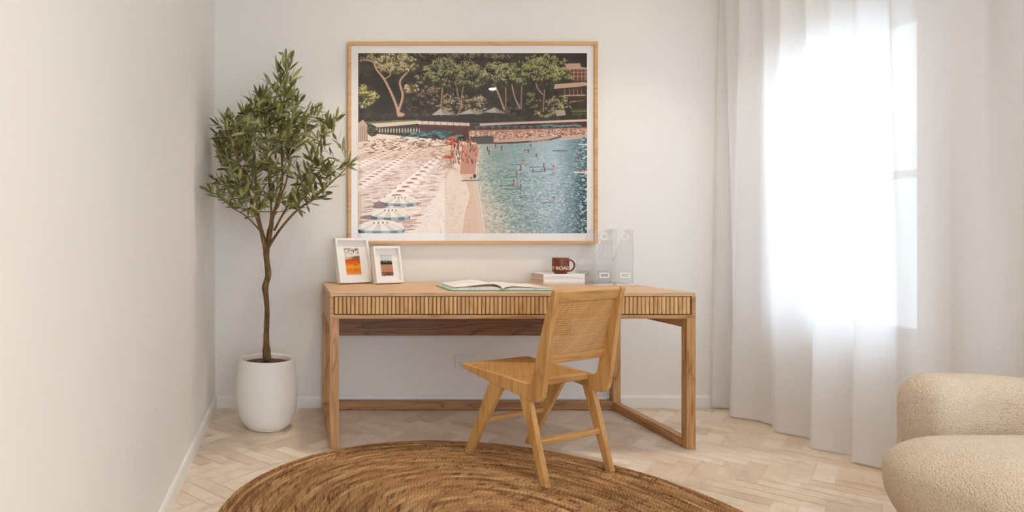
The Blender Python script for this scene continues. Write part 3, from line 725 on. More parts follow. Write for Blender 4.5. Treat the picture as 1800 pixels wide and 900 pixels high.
    cv.line([(984, 245), (1020, 242)], 2, (226, 190, 184))
    # the three large green and white parasols in the foreground
    for (cx, cy, rx, ry) in ((704, 352, 31, 9.5), (687, 375, 34, 11.5), (670, 398, 41, 13)):
        cv.dab(cx-rx*0.95, cy+ry*0.55, rx*0.62, ry*0.36, (140, 90, 74)); arc_ = [(cx+rx*math.cos(a), cy+ry*0.25-ry*1.2*math.sin(a)) for a in np.linspace(0, PI, 24)]; low = [(cx+rx*math.cos(a), cy+ry*0.25+ry*0.36*math.sin(-a)) for a in np.linspace(PI, 2*PI, 24)]
        cv.poly(arc_+low, (238, 228, 214)); seg = 8; R = [(cx-rx*math.cos(PI*k/seg), cy+ry*0.25+ry*0.36*math.sin(PI*k/seg)) for k in range(seg+1)]
        for k in range(seg):
            a, b = R[k], R[k+1]; m = ((a[0]+b[0])/2, (a[1]+b[1])/2)
            cv.poly([(cx-rx*0.04, cy-ry*0.9), a, b], (216, 202, 186) if k % 2 else (240, 232, 220), 0.85)
            cv.poly([a, b, (b[0]*0.99+cx*0.01, b[1]+ry*0.46), (a[0]*0.99+cx*0.01, a[1]+ry*0.46)], (36, 54, 56) if k < 2 else ((72, 96, 98) if k % 2 else (150, 172, 176)))
            cv.line([(a[0]*0.9+cx*0.1, a[1]-ry*0.05), (b[0]*0.9+cx*0.1, b[1]-ry*0.05)], 0.7, (120, 140, 136), 0.8)
        for k in range(7): cv.poly([(cx-rx*0.36+k*rx*0.095, cy-ry*0.45), (cx-rx*0.31+k*rx*0.095, cy-ry*0.75), (cx-rx*0.26+k*rx*0.095, cy-ry*0.45)], (52, 40, 34) if k % 2 == 0 else (252, 246, 238))
    return cv
# ------------------------------------------------------------------ wall picture
pic_w = wood('picture_frame_oak', (214, 170, 118), (190, 142, 92), 'x'); pic_wz = wood('picture_frame_oak_upright', (214, 170, 118), (190, 142, 92), 'z')
PX0, PX1, PZ0, PZ1 = 0.3378, 1.828, 0.9815, 2.190; PYF, PYB = 3.728, YB-0.001
pic = thing('framed_picture', 'large oak-framed beach photograph hanging on the back wall above the desk', 'picture', ((PX0+PX1)/2, PYB, (PZ0+PZ1)/2))
pc = Vector(pic.location)
def pbx(bm, a): box(bm, a[0]-pc.x, a[1]-pc.x, a[2]-pc.y, a[3]-pc.y, a[4]-pc.z, a[5]-pc.z)
fw = 0.020
bm = bmesh.new(); pbx(bm, (PX0, PX1, PYF, PYB, PZ1-fw, PZ1)); pbx(bm, (PX0, PX1, PYF, PYB, PZ0, PZ0+fw))
pbx(bm, (PX0, PX0+fw, PYF, PYB, PZ0+fw, PZ1-fw)); pbx(bm, (PX1-fw, PX1, PYF, PYB, PZ0+fw, PZ1-fw)); mesh_obj('picture_frame', bm, pic_w, pic, bevel=0.0015)
m_mat = plain('mat_board', (236, 233, 230), 0.8)
bm = bmesh.new(); pbx(bm, (PX0+fw, PX1-fw, PYF+0.014, PYF+0.020, PZ0+fw, PZ1-fw)); mesh_obj('mat_board', bm, m_mat, pic)
YP = PYF+0.0135; k_ = YP/1100
IX0, IX1, IZ1, IZ0 = 117.6*k_, 519.8*k_, H+(418-93.3)*k_, H+(418-410)*k_
def Pm(U, V): return np.stack([IX0+(IX1-IX0)*U-pc.x, np.full_like(U, YP-pc.y), IZ1-(IZ1-IZ0)*V-pc.z], -1)
print_mesh('photo_print', paint_beach(), Pm, m_ink, pic)
mgl = M('picture_glass'); tr = mgl.n('ShaderNodeBsdfTransparent'); gl = mgl.n('ShaderNodeBsdfGlossy'); gl.inputs['Roughness'].default_value = 0.0; gl.inputs[0].default_value = (0.9, 0.9, 0.9, 1)
mx = mgl.n('ShaderNodeMixShader'); mgl.l(mgl.sheen(0.024, 0.5), mx.inputs[0]); mgl.l(tr.outputs[0], mx.inputs[1]); mgl.l(gl.outputs[0], mx.inputs[2]); mgl.l(mx.outputs[0], mgl.out.inputs[0])
bm = bmesh.new(); pbx(bm, (PX0+fw, PX1-fw, PYF+0.009, PYF+0.011, PZ0+fw, PZ1-fw)); mesh_obj('glazing', bm, mgl.m, pic)

# ------------------------------------------------------------------ potted tree
TX, TY = -0.131, 3.37
mpot = M('pot_ceramic', Roughness=0.55); pv = mpot.coord(); pn = mpot.noise(pv, 60, 3, 0.6); mpot.base(mpot.ramp(mpot.noise(pv, 3, 2), [(0.3, rgba((231, 227, 222))), (0.7, rgba((238, 235, 231)))])); mpot.bump(pn, 0.1, 0.001)
tree = thing('potted_olive_tree', 'slender artificial olive tree in a tall egg-shaped white planter in the left corner', 'potted tree', (TX, TY, 0))
bm = bmesh.new(); ctrl = [(0.085, 0.0, 0), (0.105, 0.006, 0), (0.135, 0.040, 0), (0.156, 0.095, 0), (0.1665, 0.165, 0), (0.1665, 0.215, 0), (0.161, 0.28, 0), (0.154, 0.335, 0), (0.150, 0.366, 0)]
pr = [(0, 0)]+[(p.x, p.y) for p in smooth_path(ctrl, 5)]+[(0.147, 0.3735), (0.142, 0.3745), (0.1355, 0.370), (0.133, 0.355), (0.132, 0.33), (0.10, 0.30), (0, 0.30)]
lathe(bm, pr, seg=96); mesh_obj('pot', bm, mpot.m, tree, smooth=True)
msoil = M('soil', Roughness=0.9); n = msoil.noise(msoil.coord(), 70, 4, 0.7); msoil.base(msoil.ramp(n, [(0.35, rgba((70, 44, 26))), (0.6, rgba((122, 82, 50)))])); msoil.bump(n, 0.8, 0.006)
bm = bmesh.new(); lathe(bm, [(0, 0.352), (0.05, 0.350), (0.10, 0.348), (0.1335, 0.346)], seg=48); mesh_obj('soil', bm, msoil.m, tree, smooth=True)
mb = M('bark', Roughness=0.85); v = mb.coord(scale=(60, 60, 14)); n = mb.noise(v, 1, 4, 0.7); mb.base(mb.ramp(n, [(0.3, rgba((74, 52, 30))), (0.5, rgba((112, 84, 50))), (0.7, rgba((140, 112, 68)))])); mb.bump(n, 0.8, 0.004)
def tp(px, py, y): return (((px-512)/1100*y)-TX, y-TY, H-(py-418)/1100*y)
rt = random.Random(11)
bm = bmesh.new()
trunk_pts = [tp(469.5, 634, 3.37), tp(469, 627, 3.37), tp(468.5, 615, 3.37), tp(468, 600, 3.37), tp(468.5, 575, 3.375), tp(469.5, 545, 3.37), tp(467.5, 520, 3.37), tp(466, 506, 3.37), tp(468.5, 495, 3.37), tp(471.5, 482, 3.365), tp(469.5, 462, 3.37), tp(468, 447, 3.37), tp(468.5, 436, 3.37)]
tr_r = [0.021, 0.024, 0.022, 0.0165, 0.0145, 0.014, 0.0155, 0.0185, 0.016, 0.0165, 0.0155, 0.017, 0.018]
P = smooth_path(trunk_pts, 4); R_ = np.interp(np.linspace(0, 12, len(P)), range(13), tr_r); tube(bm, P, [r*(1+0.05*rt.uniform(-1, 1)) for r in R_], 14)
mesh_obj('trunk', bm, mb.m, tree, smooth=True)
mains = [  # (px,py,depth) paths of the main branches, base radius
    ([(469, 440, 3.37), (463, 415, 3.37), (458, 397, 3.36), (453, 370, 3.34), (450, 330, 3.30), (447, 285, 3.26), (438, 240, 3.22), (430, 205, 3.2)], 0.011),
    ([(467, 445, 3.37), (457, 400, 3.33), (447, 370, 3.28), (436, 335, 3.2), (425, 300, 3.12), (410, 260, 3.05), (396, 215, 3.02)], 0.010),
    ([(470, 440, 3.37), (472, 410, 3.38), (476, 395, 3.39), (486, 360, 3.41), (496, 318, 3.42), (495, 262, 3.42), (497, 200, 3.40), (505, 125, 3.38)], 0.012),
    ([(471, 438, 3.37), (478, 400, 3.42), (481, 372, 3.46), (500, 330, 3.5), (508, 290, 3.52), (506, 240, 3.52), (520, 180, 3.5)], 0.009),
    ([(471, 436, 3.37), (482, 418, 3.36), (498, 396, 3.34), (522, 370, 3.30), (556, 345, 3.27), (592, 312, 3.24), (612, 292, 3.22)], 0.009),
    ([(470, 442, 3.37), (474, 405, 3.36), (477, 370, 3.34), (474, 330, 3.30), (470, 280, 3.28), (466, 225, 3.26), (463, 170, 3.26)], 0.008),
    ([(482, 405, 3.38), (500, 372, 3.42), (525, 330, 3.46), (548, 290, 3.5), (566, 240, 3.5), (590, 212, 3.48)], 0.007),
    ([(462, 412, 3.36), (448, 395, 3.3), (430, 378, 3.22), (410, 366, 3.12), (385, 345, 3.05), (372, 338, 3.02)], 0.005),
    ([(468, 440, 3.37), (456, 395, 3.40), (440, 350, 3.46), (425, 320, 3.52), (412, 290, 3.55), (392, 262, 3.56)], 0.007),
]
bm = bmesh.new(); branch_pts = []; tips = []
for pts, r0 in mains:
    P = smooth_path([tp(*p) for p in pts], 5); n = len(P)
    rad = [r0*(1-0.78*i/(n-1)) for i in range(n)]
    tube(bm, P, rad, 8)
    for i, p in enumerate(P):
        if i > n*0.28: branch_pts.append((p, rad[i]))
    tips.append(P[int(n*0.68):])
# crown outline in the picture, used only to bound the crown's volume (depth given per twig)
outline = [(505, 110), (530, 128), (528, 160), (552, 190), (566, 205), (594, 207), (588, 232), (574, 262), (585, 285), (612, 290), (598, 312), (578, 330), (566, 346), (540, 362), (505, 372), (478, 362), (450, 376), (425, 374), (398, 360), (376, 350), (374, 330), (382, 308), (370, 288), (376, 260), (384, 228), (396, 190), (412, 200), (432, 190), (446, 188), (458, 160), (474, 138), (490, 140), (498, 120)]
def inside(x, y):
    c = False; n = len(outline)
    for i in range(n):
        x0, y0 = outline[i]; x1, y1 = outline[(i+1) % n]
        if (y0 > y) != (y1 > y) and x < (x1-x0)*(y-y0)/(y1-y0)+x0: c = not c
    return c
leafm = bmesh.new()
def leaf(p, d, L, w, roll):
    d = d.normalized(); s = d.cross(Vector((0, 0, 1)))
    if s.length < 0.1: s = Vector((1, 0, 0))
    s.normalize(); s = Matrix.Rotation(roll, 3, d) @ s; nn = s.cross(d)
    rows = []; curl = rt.uniform(-0.10, 0.16)*L
    for t, ww in ((0, 0.08), (0.2, 0.62), (0.45, 1.0), (0.72, 0.8), (0.9, 0.38), (1.0, 0.03)):
        c = p+d*(L*t)-Vector((0, 0, 1))*curl*t*t*1.5
        rows.append([leafm.verts.new(c+s*(w*ww/2)+nn*w*0.12*ww), leafm.verts.new(c), leafm.verts.new(c-s*(w*ww/2)+nn*w*0.12*ww)])
    for a, b in zip(rows[:-1], rows[1:]):
        leafm.faces.new((a[0], a[1], b[1], b[0])); leafm.faces.new((a[1], a[2], b[2], b[1]))
def ok(p):
    wx, wy = p.x+TX, p.y+TY
    return wx > XL+0.012 and wy < YB-0.02 and not (wx > PX0-0.02 and wy > PYF-0.03)
made = 0; tries = 0; attract = []
while made < 150 and tries < 6000:
    tries += 1
    px, py = rt.uniform(368, 615), rt.uniform(108, 376)
    if not inside(px, py): continue
    if any(abs(px-a)+abs(py-b) < 8 for a, b in attract): continue
    half = 0.32*min(1.0, 0.35+(py-100)/140); lo = 3.10 if px > 400 else 2.96; y = 3.35+rt.uniform(-half, half*0.8); y = max(min(y, 3.66), 2.98 if px < 400 else 3.05)
    tgt = Vector(tp(px, py, y))
    if not ok(tgt): 
        y = 3.0+rt.uniform(0, 0.1); tgt = Vector(tp(px, py, y))
        if not ok(tgt): continue
    cand = [(((p-tgt).length + (0.25 if p.z > tgt.z-0.02 else 0)), p, r) for p, r in branch_pts]
    dist, q, r = min(cand, key=lambda c: c[0])
    attract.append((px, py)); made += 1
    L = (tgt-q).length
    if L < 0.10: tgt = tgt+(tgt-q).normalized()*(0.10-L)+Vector((0, 0, 0.03)); L = (tgt-q).length
    mid = (q+tgt)/2+Vector((rt.uniform(-0.02, 0.02), rt.uniform(-0.02, 0.02), -0.06*L))
    P = smooth_path([q, mid, tgt], 6); n = len(P)
    P = [p if ok(p) else Vector((max(p.x, XL-TX+0.02), min(p.y, YB-TY-0.05), p.z)) for p in P]
    tube(bm, P, [max(0.0011, min(r*0.7, 0.0035)*(1-0.75*i/(n-1))) for i in range(n)], 5)
    tl = min(L, 0.20); step = 0.0185; k = int(tl/step)
    # resample the last part of the twig
    acc = [0]
    for a, b in zip(P[:-1], P[1:]): acc.append(acc[-1]+(b-a).length)
    tot = acc[-1]; ang = rt.uniform(0, 6.28)
    for j in range(k+1):
        s_ = tot-j*step
        if s_ < 0: break
        i = max(0, min(len(P)-2, next((q2 for q2 in range(len(acc)-1) if acc[q2+1] >= s_), len(P)-2)))
        f = (s_-acc[i])/max(acc[i+1]-acc[i], 1e-6); p = P[i].lerp(P[i+1], f); d0 = (P[i+1]-P[i]).normalized()
        ang += 1.9+rt.uniform(-0.4, 0.4)
        side_ = Matrix.Rotation(ang, 3, d0) @ d0.orthogonal().normalized()
        for sg in ((1,) if j else (1, -1, 0)):
            spread = rt.uniform(0.55, 1.05) if sg else 0.05
            dd = d0+side_*spread*(sg if sg else 1)+Vector((0, 0, 0.30))
            LL = rt.uniform(0.055, 0.088)*(1 if j else 1.05); 
            e = p+dd.normalized()*LL
            if not ok(e) or not ok(p): continue
            leaf(p+dd.normalized()*0.003, dd, LL, rt.uniform(0.014, 0.020), rt.uniform(-1.2, 1.2))
for P in tips:
    ang = 0
    for a, b in zip(P[:-1], P[1:]):
        d0 = (b-a).normalized(); k = max(1, int((b-a).length/0.02))
        for j in range(k):
            p = a.lerp(b, j/k); ang += 2.1; sd = Matrix.Rotation(ang, 3, d0) @ d0.orthogonal().normalized()
            dd = d0+sd*rt.uniform(0.6, 1.1)+Vector((0, 0, 0.25)); LL = rt.uniform(0.055, 0.085)
            if ok(p+dd.normalized()*LL): leaf(p, dd, LL, rt.uniform(0.014, 0.019), rt.uniform(-1.2, 1.2))
    for dd in (d0, d0+Vector((0.5, 0, 0.3)), d0+Vector((-0.5, 0, 0.3))):
        if ok(P[-1]+dd.normalized()*0.075): leaf(P[-1], dd, 0.075, 0.017, rt.uniform(-1, 1))
mesh_obj('branches', bm, mb.m, tree, smooth=True)
ml = M('leaf', Roughness=0.55); g = ml.n('ShaderNodeNewGeometry')
cA = ml.ramp(g.outputs['Random Per Island'], [(0.0, rgba((70, 74, 34))), (0.45, rgba((108, 112, 56))), (0.8, rgba((146, 146, 80))), (1.0, rgba((176, 174, 112)))])
ml.base(ml.mix(g.outputs['Backfacing'], cA, ml.mix(0.45, cA, rgba((150, 152, 118)))))
lo = mesh_obj('foliage', leafm, ml.m, tree, smooth=True)

# ------------------------------------------------------------------ photo frames on the desk
m_fwhite = plain('frame_paint', (240, 236, 231), 0.35)
def photo_frame(label, X, Y, yaw, w, h, lean, bw, op, paint):
    t = thing('photo_frame', label, 'photo frame', (X, Y, DT+0.0008), yaw, 'small white photo frames')
    Rl = Matrix.Rotation(-lean, 4, 'X')
    D = 0.034; up = Matrix.Translation((0, 0, D*math.sin(0))) 
    Mt = Matrix.Translation((0, 0, 0.0)) @ Rl
    lift = 0.0
    bm = bmesh.new()
    # local: x 0..w, y 0 front .. D back, z 0..h ; leaning back about the lower rear edge
    def b(x0, x1, y0, y1, z0, z1): box(bm, x0, x1, y0, y1, z0, z1, Mt2)
    Mt2 = Matrix.Translation((0, D*math.cos(lean), 0)) @ Rl @ Matrix.Translation((0, -D, 0))
    b(0, w, 0, D, 0, bw); b(0, w, 0, D, h-bw, h); b(0, bw, 0, D, bw, h-bw); b(w-bw, w, 0, D, bw, h-bw); mesh_obj('frame', bm, m_fwhite, t, bevel=0.001)
    bm = bmesh.new(); box(bm, bw, w-bw, 0.022, D-0.002, bw, h-bw, Mt2); mesh_obj('mat_board', bm, m_mat, t)
    x0, x1, z0, z1 = op
    A = np.array(Mt2)
    def Pm(U, V):
        q = np.stack([x0+(x1-x0)*U, np.full_like(U, 0.0212), z1-(z1-z0)*V, np.ones_like(U)], -1); return (q @ A.T)[..., :3]
    print_mesh('photo_print', paint(), Pm, m_ink, t)
    bm = bmesh.new(); s0 = h*0.62                                           # strut behind
    pts = [(D, s0), (D+0.004, s0), (D+0.004, s0-0.01)]
    a = Mt2 @ Vector((w/2, D, s0)); bb = Vector((w/2, a.y+0.055, 0.0))
    for sx in (-0.02, 0.02): pass
    vs = [bm.verts.new((a.x-0.018, a.y, a.z)), bm.verts.new((a.x+0.018, a.y, a.z)), bm.verts.new((bb.x+0.024, bb.y, 0)), bm.verts.new((bb.x-0.024, bb.y, 0))]
    vs2 = [bm.verts.new(v.co+Vector((0, 0.003, 0))) for v in vs]
    bm.faces.new(vs[::-1]); bm.faces.new(vs2)
    for i in range(4): bm.faces.new((vs[i], vs[(i+1) % 4], vs2[(i+1) % 4], vs2[i]))
    bmesh.ops.recalc_face_normals(bm, faces=bm.faces); mesh_obj('stand', bm, m_fwhite, t)
    return t
def paint_dune():
    cv = Canvas(120, 190, 0, 0, 1.9, 5); X, Y = cv.X/63.2, cv.Y/100.0
    n = cv.nz(6, 6, 3, 4); n2 = cv.nz(20, 8, 3, 6)
    cv.img[:] = (226, 216, 204); cv.put((Y > 0.25+0.12*(1-X))*1.0, (206, 188, 168))
    cv.put(((Y > 0.34+0.10*(1-X)-0.06*(X > .5)))*1.0, (150, 112, 84)); cv.put((Y > 0.44-0.04*np.sin(X*3))*1.0, (206, 96, 40)); cv.put(np.clip((Y-0.46)*5, 0, 1), (226, 130, 40))
    cv.put(np.clip(1-np.abs(Y-0.70)*5, 0, 1)*0.8, (240, 172, 60)); cv.put((Y > 0.46)*np.clip((n2-0.52)*5, 0, 1)*0.6, (190, 86, 30)); cv.put((Y > 0.92)*0.7, (222, 170, 130))
    for i in range(70): cv.dab(cv.rs.rand()*63, cv.rs.rand()**2*20, 3.2, 0.9, (70, 74, 46), cv.rs.rand()*3)
    cv.put((Y > 0.30)*(Y < 0.46)*np.clip((n-0.5)*5, 0, 1)*0.5, (98, 70, 54)); return cv
def paint_lake():
    cv = Canvas(100, 170, 0, 0, 1.9, 6); X, Y = cv.X/52.6, cv.Y/89.5
    n = cv.nz(7, 2.2, 3, 4)
    cv.img[:] = (206, 208, 210); 
    for i in range(60): x = cv.rs.rand()*53; h = 8+14*cv.rs.rand()*(1-abs(x-20)/60); cv.poly([(x-3.2, 40), (x, 38-h), (x+3.2, 40)], (70, 68, 58))
    cv.put((Y > 0.38)*(Y < 0.47)*1.0, (66, 62, 52)); cv.put((Y > 0.46)*1.0, (196, 136, 98)); cv.put((Y > 0.46)*np.clip((n-0.5)*6, 0, 1)*0.8, (150, 142, 138)); cv.put((Y > 0.82)*1.0, (150, 106, 80)); cv.put((Y > 0.8)*np.clip((n-0.5)*6, 0, 1)*0.8, (74, 52, 42))
    cv.line([(12, 84), (52, 72)], 1.6, (90, 62, 48)); return cv
YAW = math.radians(26)
photo_frame('larger white box frame holding an orange desert photo, on the left end of the desk', 0.2777, 3.535, YAW, 0.223, 0.262, math.radians(13.5), 0.014, (0.062, 0.162, 0.050, 0.205), paint_dune)
photo_frame('smaller white box frame holding a photo of trees by water, right of the larger frame', 0.4853, 3.535, YAW, 0.185, 0.213, math.radians(11), 0.013, (0.052, 0.133, 0.044, 0.166), paint_lake)

# ------------------------------------------------------------------ open book
m_teal = plain('book_cover_teal', (92, 178, 150), 0.45); m_page = plain('page_paper', (232, 227, 221), 0.7)
bk = thing('open_book', 'large open picture book with a teal cover lying on the desk', 'book', (1.052, 3.265, DT+0.0006))
dpt = 0.155
bm = bmesh.new()
prism(bm, [(-0.262, 0.0), (-0.006, 0.0), (-0.006, 0.0032), (-0.262, 0.0042)], -dpt, dpt, 'y')
prism(bm, [(0.006, 0.0), (0.262, 0.0), (0.262, 0.0042), (0.006, 0.0032)], -dpt, dpt, 'y')
prism(bm, [(-0.008, 0.0), (0.008, 0.0), (0.007, 0.0035), (0, 0.005), (-0.007, 0.0035)], -dpt, dpt, 'y')
mesh_obj('cover', bm, m_teal, bk, bevel=0.0006)
def page_block(sg, top, nm):
    prof = [(sg*0.004, 0.0055)]+[(sg*x, z) for x, z in ((0.03, 0.0042), (0.10, 0.0042), (0.249, 0.0044))]+[(sg*x, z) for x, z in top]
    bm = bmesh.new(); prism(bm, prof if sg > 0 else prof[::-1], -dpt+0.004, dpt-0.004, 'y'); return mesh_obj(nm, bm, m_pgl, bk)
mpg = M('book_pages', Roughness=0.7); v = mpg.coord(scale=(2.2, 2.2, 900)); n = mpg.noise(v, 1, 2)
vi = mpg.coord(scale=(9, 14, 1)); ni = mpg.noise(vi, 1.0, 3, 0.6, 1.2)
mpg.base(mpg.mix(mpg.ramp(ni, [(0.50, (0, 0, 0, 1)), (0.56, (0.35, 0.35, 0.35, 1)), (0.62, (0.05, 0.05, 0.05, 1))]), mpg.ramp(n, [(0.3, rgba((222, 216, 210))), (0.7, rgba((244, 241, 237)))]), rgba((176, 168, 176))))
m_pgl = mpg.m
page_block(-1, [(0.246, 0.012), (0.20, 0.0155), (0.14, 0.0185), (0.09, 0.0215), (0.05, 0.022), (0.025, 0.018), (0.008, 0.010)], 'left_pages')
page_block(1, [(0.246, 0.0100), (0.20, 0.0125), (0.14, 0.0145), (0.09, 0.0165), (0.05, 0.0165), (0.025, 0.0135), (0.008, 0.0085)], 'right_pages')
def sheet(pts, nm):
    P = smooth_path([(p[0], 0, p[1]) for p in pts], 6); bm = bmesh.new(); rows = []
    for p in P: rows.append([bm.verts.new((p.x, y, p.z+dz)) for y, dz in ((-dpt+0.005, 0), (dpt-0.005, 0.0015))]+[bm.verts.new((p.x, y, p.z+dz+0.0005)) for y, dz in ((dpt-0.005, 0.0015), (-dpt+0.005, 0))])
    for a, b in zip(rows[:-1], rows[1:]):
        for k in range(4): bm.faces.new((a[k], b[k], b[(k+1) % 4], a[(k+1) % 4]))
    bm.faces.new(rows[0]); bm.faces.new(rows[-1][::-1]); bmesh.ops.recalc_face_normals(bm, faces=bm.faces)
    return mesh_obj(nm, bm, m_pgl, bk, smooth=False)
sheet([(-0.003, 0.010), (-0.018, 0.0225), (-0.05, 0.0285), (-0.10, 0.0255), (-0.17, 0.0190), (-0.243, 0.0145)], 'page')
sheet([(-0.002, 0.011), (-0.015, 0.0255), (-0.05, 0.034), (-0.11, 0.0305), (-0.18, 0.022), (-0.238, 0.0175)], 'page')
sheet([(0.003, 0.010), (0.018, 0.0175), (0.05, 0.0225), (0.10, 0.0205), (0.17, 0.0155), (0.243, 0.0125)], 'page')

# ------------------------------------------------------------------ stacked books
m_bkw = plain('book_cover_white', (238, 236, 235), 0.4)
mpp = M('book_block', Roughness=0.8); n = mpp.noise(mpp.coord(scale=(3, 3, 700)), 1, 2); mpp.base(mpp.ramp(n, [(0.3, rgba((176, 160, 144))), (0.7, rgba((222, 212, 200)))]))
m_mark = plain('spine_print_grey', (170, 168, 172), 0.6)
def closed_book(label, X, Y, Z, rz, w, dd, th, marks):
    t = thing('closed_book', label, 'book', (X, Y, Z), rz, 'white books under the mug')
    c = 0.0022
    prof = [(-0.0, 0), (dd, 0), (dd, c), (0.004, c), (0.004, th-c), (dd, th-c), (dd, th), (0, th), (-0.0015, th*0.75), (-0.002, th/2), (-0.0015, th*0.25)]
    bm = bmesh.new(); prism(bm, prof, 0, w, 'x'); mesh_obj('cover', bm, m_bkw, t, bevel=0.0004)
    bm = bmesh.new(); box(bm, 0.003, w-0.003, 0.0042, dd-0.003, c+0.0001, th-c-0.0001); mesh_obj('pages', bm, mpp.m, t)
    bm = bmesh.new()
    for (a, b, z, hh) in marks: box(bm, a, b, -0.0024, -0.0018, z, z+hh)
    mesh_obj('spine_print', bm, m_mark, t)
mk = [(0.045+0.0075*i, 0.045+0.0075*i+(0.0055 if i % 4 else 0.003), 0.014, 0.0022) for i in range(10)]+[(0.125+0.006*i, 0.125+0.006*i+0.004, 0.014, 0.002) for i in range(9)]
closed_book('white closed book lying flat on the desk, lower of the two under the brown mug', 1.4346, 3.557, DT+0.0006, math.radians(1.5), 0.238, 0.172, 0.0285, [(0.226, 0.229, 0.010, 0.006)])
closed_book('white closed book with faint grey spine lettering, lying on the lower one beneath the mug', 1.4346, 3.559, DT+0.0296, math.radians(1.5), 0.238, 0.172, 0.0285, mk)

# ------------------------------------------------------------------ mug
m_mug = M('mug_glaze', Roughness=0.35); m_mug.base(m_mug.ramp(m_mug.noise(m_mug.coord(), 20, 2), [(0.3, rgba((112, 50, 22))), (0.7, rgba((122, 56, 26)))])); m_mug = m_mug.m
m_let = plain('mug_lettering_cream', (244, 226, 212), 0.5)
ZM = DT+0.0296+0.0285+0.0005
mug = thing('mug', 'brown ceramic mug lettered RY ROAD on top of the stacked white books', 'mug', (1.5556, 3.615, ZM))
bm = bmesh.new(); R0 = 0.0468
lathe(bm, [(0, 0.002), (0.030, 0.002), (0.031, 0.0), (0.034, 0.0), (0.035, 0.004), (0.037, 0.006), (0.044, 0.012), (R0-0.0005, 0.020), (R0, 0.03), (R0, 0.086), (R0-0.0008, 0.0905), (R0-0.0028, 0.0905), (R0-0.0035, 0.086), (R0-0.0035, 0.03), (R0-0.006, 0.014), (0, 0.010)], seg=72)
mesh_obj('cup', bm, m_mug, mug, smooth=True)
bm = bmesh.new(); hp = [(R0-0.002, 0, 0.078), (R0+0.010, 0, 0.0775), (R0+0.022, 0, 0.071), (R0+0.0315, 0, 0.058), (R0+0.033, 0, 0.046), (R0+0.028, 0, 0.030), (R0+0.018, 0, 0.019), (R0+0.008, 0, 0.0145), (R0-0.003, 0, 0.0145)]
tube(bm, smooth_path(hp, 6), 0.0034, 12, flat=1.5); mesh_obj('handle', bm, m_mug, mug, smooth=True)
fc = bpy.data.curves.new('lettering', 'FONT'); fc.body = 'RY ROAD'; fc.extrude = 0; fc.offset = 0.018; fc.resolution_u = 5
fo = bpy.data.objects.new('lettering_src', fc); COL.objects.link(fo); bpy.context.view_layer.update()
tm = bpy.data.meshes.new_from_object(fo.evaluated_get(bpy.context.evaluated_depsgraph_get())); bpy.data.objects.remove(fo)
xs = [v.co.x for v in tm.vertices]; ys = [v.co.y for v in tm.vertices]; x0, x1, y0, y1 = min(xs), max(xs), min(ys), max(ys)
bmt = bmesh.new(); bmt.from_mesh(tm)
bmesh.ops.triangulate(bmt, faces=bmt.faces)
for it in range(2): bmesh.ops.subdivide_edges(bmt, edges=[e for e in bmt.edges if abs(e.verts[0].co.x-e.verts[1].co.x) > 0.12], cuts=1)
for v in bmt.verts:
    a = math.radians(-108+152*(v.co.x-x0)/(x1-x0)); z = 0.0235+0.0195*(v.co.y-y0)/(y1-y0)
    v.co = Vector(((R0+0.0005)*math.sin(a), -(R0+0.0005)*math.cos(a), z))
mesh_obj('lettering', bmt, m_let, mug)

# ------------------------------------------------------------------ clear magazine holders
ma = M('clear_acrylic'); tr = ma.n('ShaderNodeBsdfTransparent'); tr.inputs[0].default_value = (0.992, 0.994, 0.996, 1)
gl = ma.n('ShaderNodeBsdfGlossy'); gl.inputs['Roughness'].default_value = 0.05; df = ma.n('ShaderNodeBsdfDiffuse'); df.inputs[0].default_value = (0.8, 0.82, 0.84, 1)
m1 = ma.n('ShaderNodeMixShader'); m1.inputs[0].default_value = 0.05; m2 = ma.n('ShaderNodeMixShader')
ma.l(tr.outputs[0], m1.inputs[1]); ma.l(df.outputs[0], m1.inputs[2]); ma.l(ma.sheen(0.04, 0.6), m2.inputs[0]); ma.l(m1.outputs[0], m2.inputs[1]); ma.l(gl.outputs[0], m2.inputs[2]); ma.l(m2.outputs[0], ma.out.inputs[0])
me_ = M('acrylic_edge', Roughness=0.3); me_.b.inputs['Base Color'].default_value = (0.62, 0.63, 0.64, 1); me_.b.inputs['Alpha'].default_value = 0.8
me2 = M('acrylic_bright_edge', Roughness=0.25); me2.b.inputs['Base Color'].default_value = (0.92, 0.93, 0.94, 1); me2.b.inputs['Alpha'].default_value = 1.0
AC = [ma.m, me_.m, me2.m]
HW, HD, HH, HL, TF = 0.0975, 0.238, 0.313, 0.108, 0.069; tk = 0.0025
def panel_prism(bm, pts, lo, hi, axis, edge_mi=1):
    fs = prism(bm, pts, lo, hi, axis, 0)
    for f in fs[2:]: f.material_index = edge_mi
hold = thing('magazine_holder', 'clear acrylic magazine holder beside the white books, left of two', 'magazine holder', (1.707, 3.512, DT+0.0006), 0, 'clear magazine holders')
sidep = [(0, 0), (HD, 0), (HD, HL), (TF, HH), (0, HH)]
bm = bmesh.new()
for x in (0, HW-tk): panel_prism(bm, sidep, x, x+tk, 'x')
panel_prism(bm, [(tk, 0), (HW-tk, 0), (HW-tk, HL), (tk, HL)], HD-tk, HD, 'y')
for f in prism(bm, [(-0.001, -0.003), (HW+0.001, -0.003), (HW+0.001, HD-tk), (-0.001, HD-tk)], -0.0002, 0.004, 'z'): f.material_index = 2 if abs(f.normal.z) < 0.5 else 0
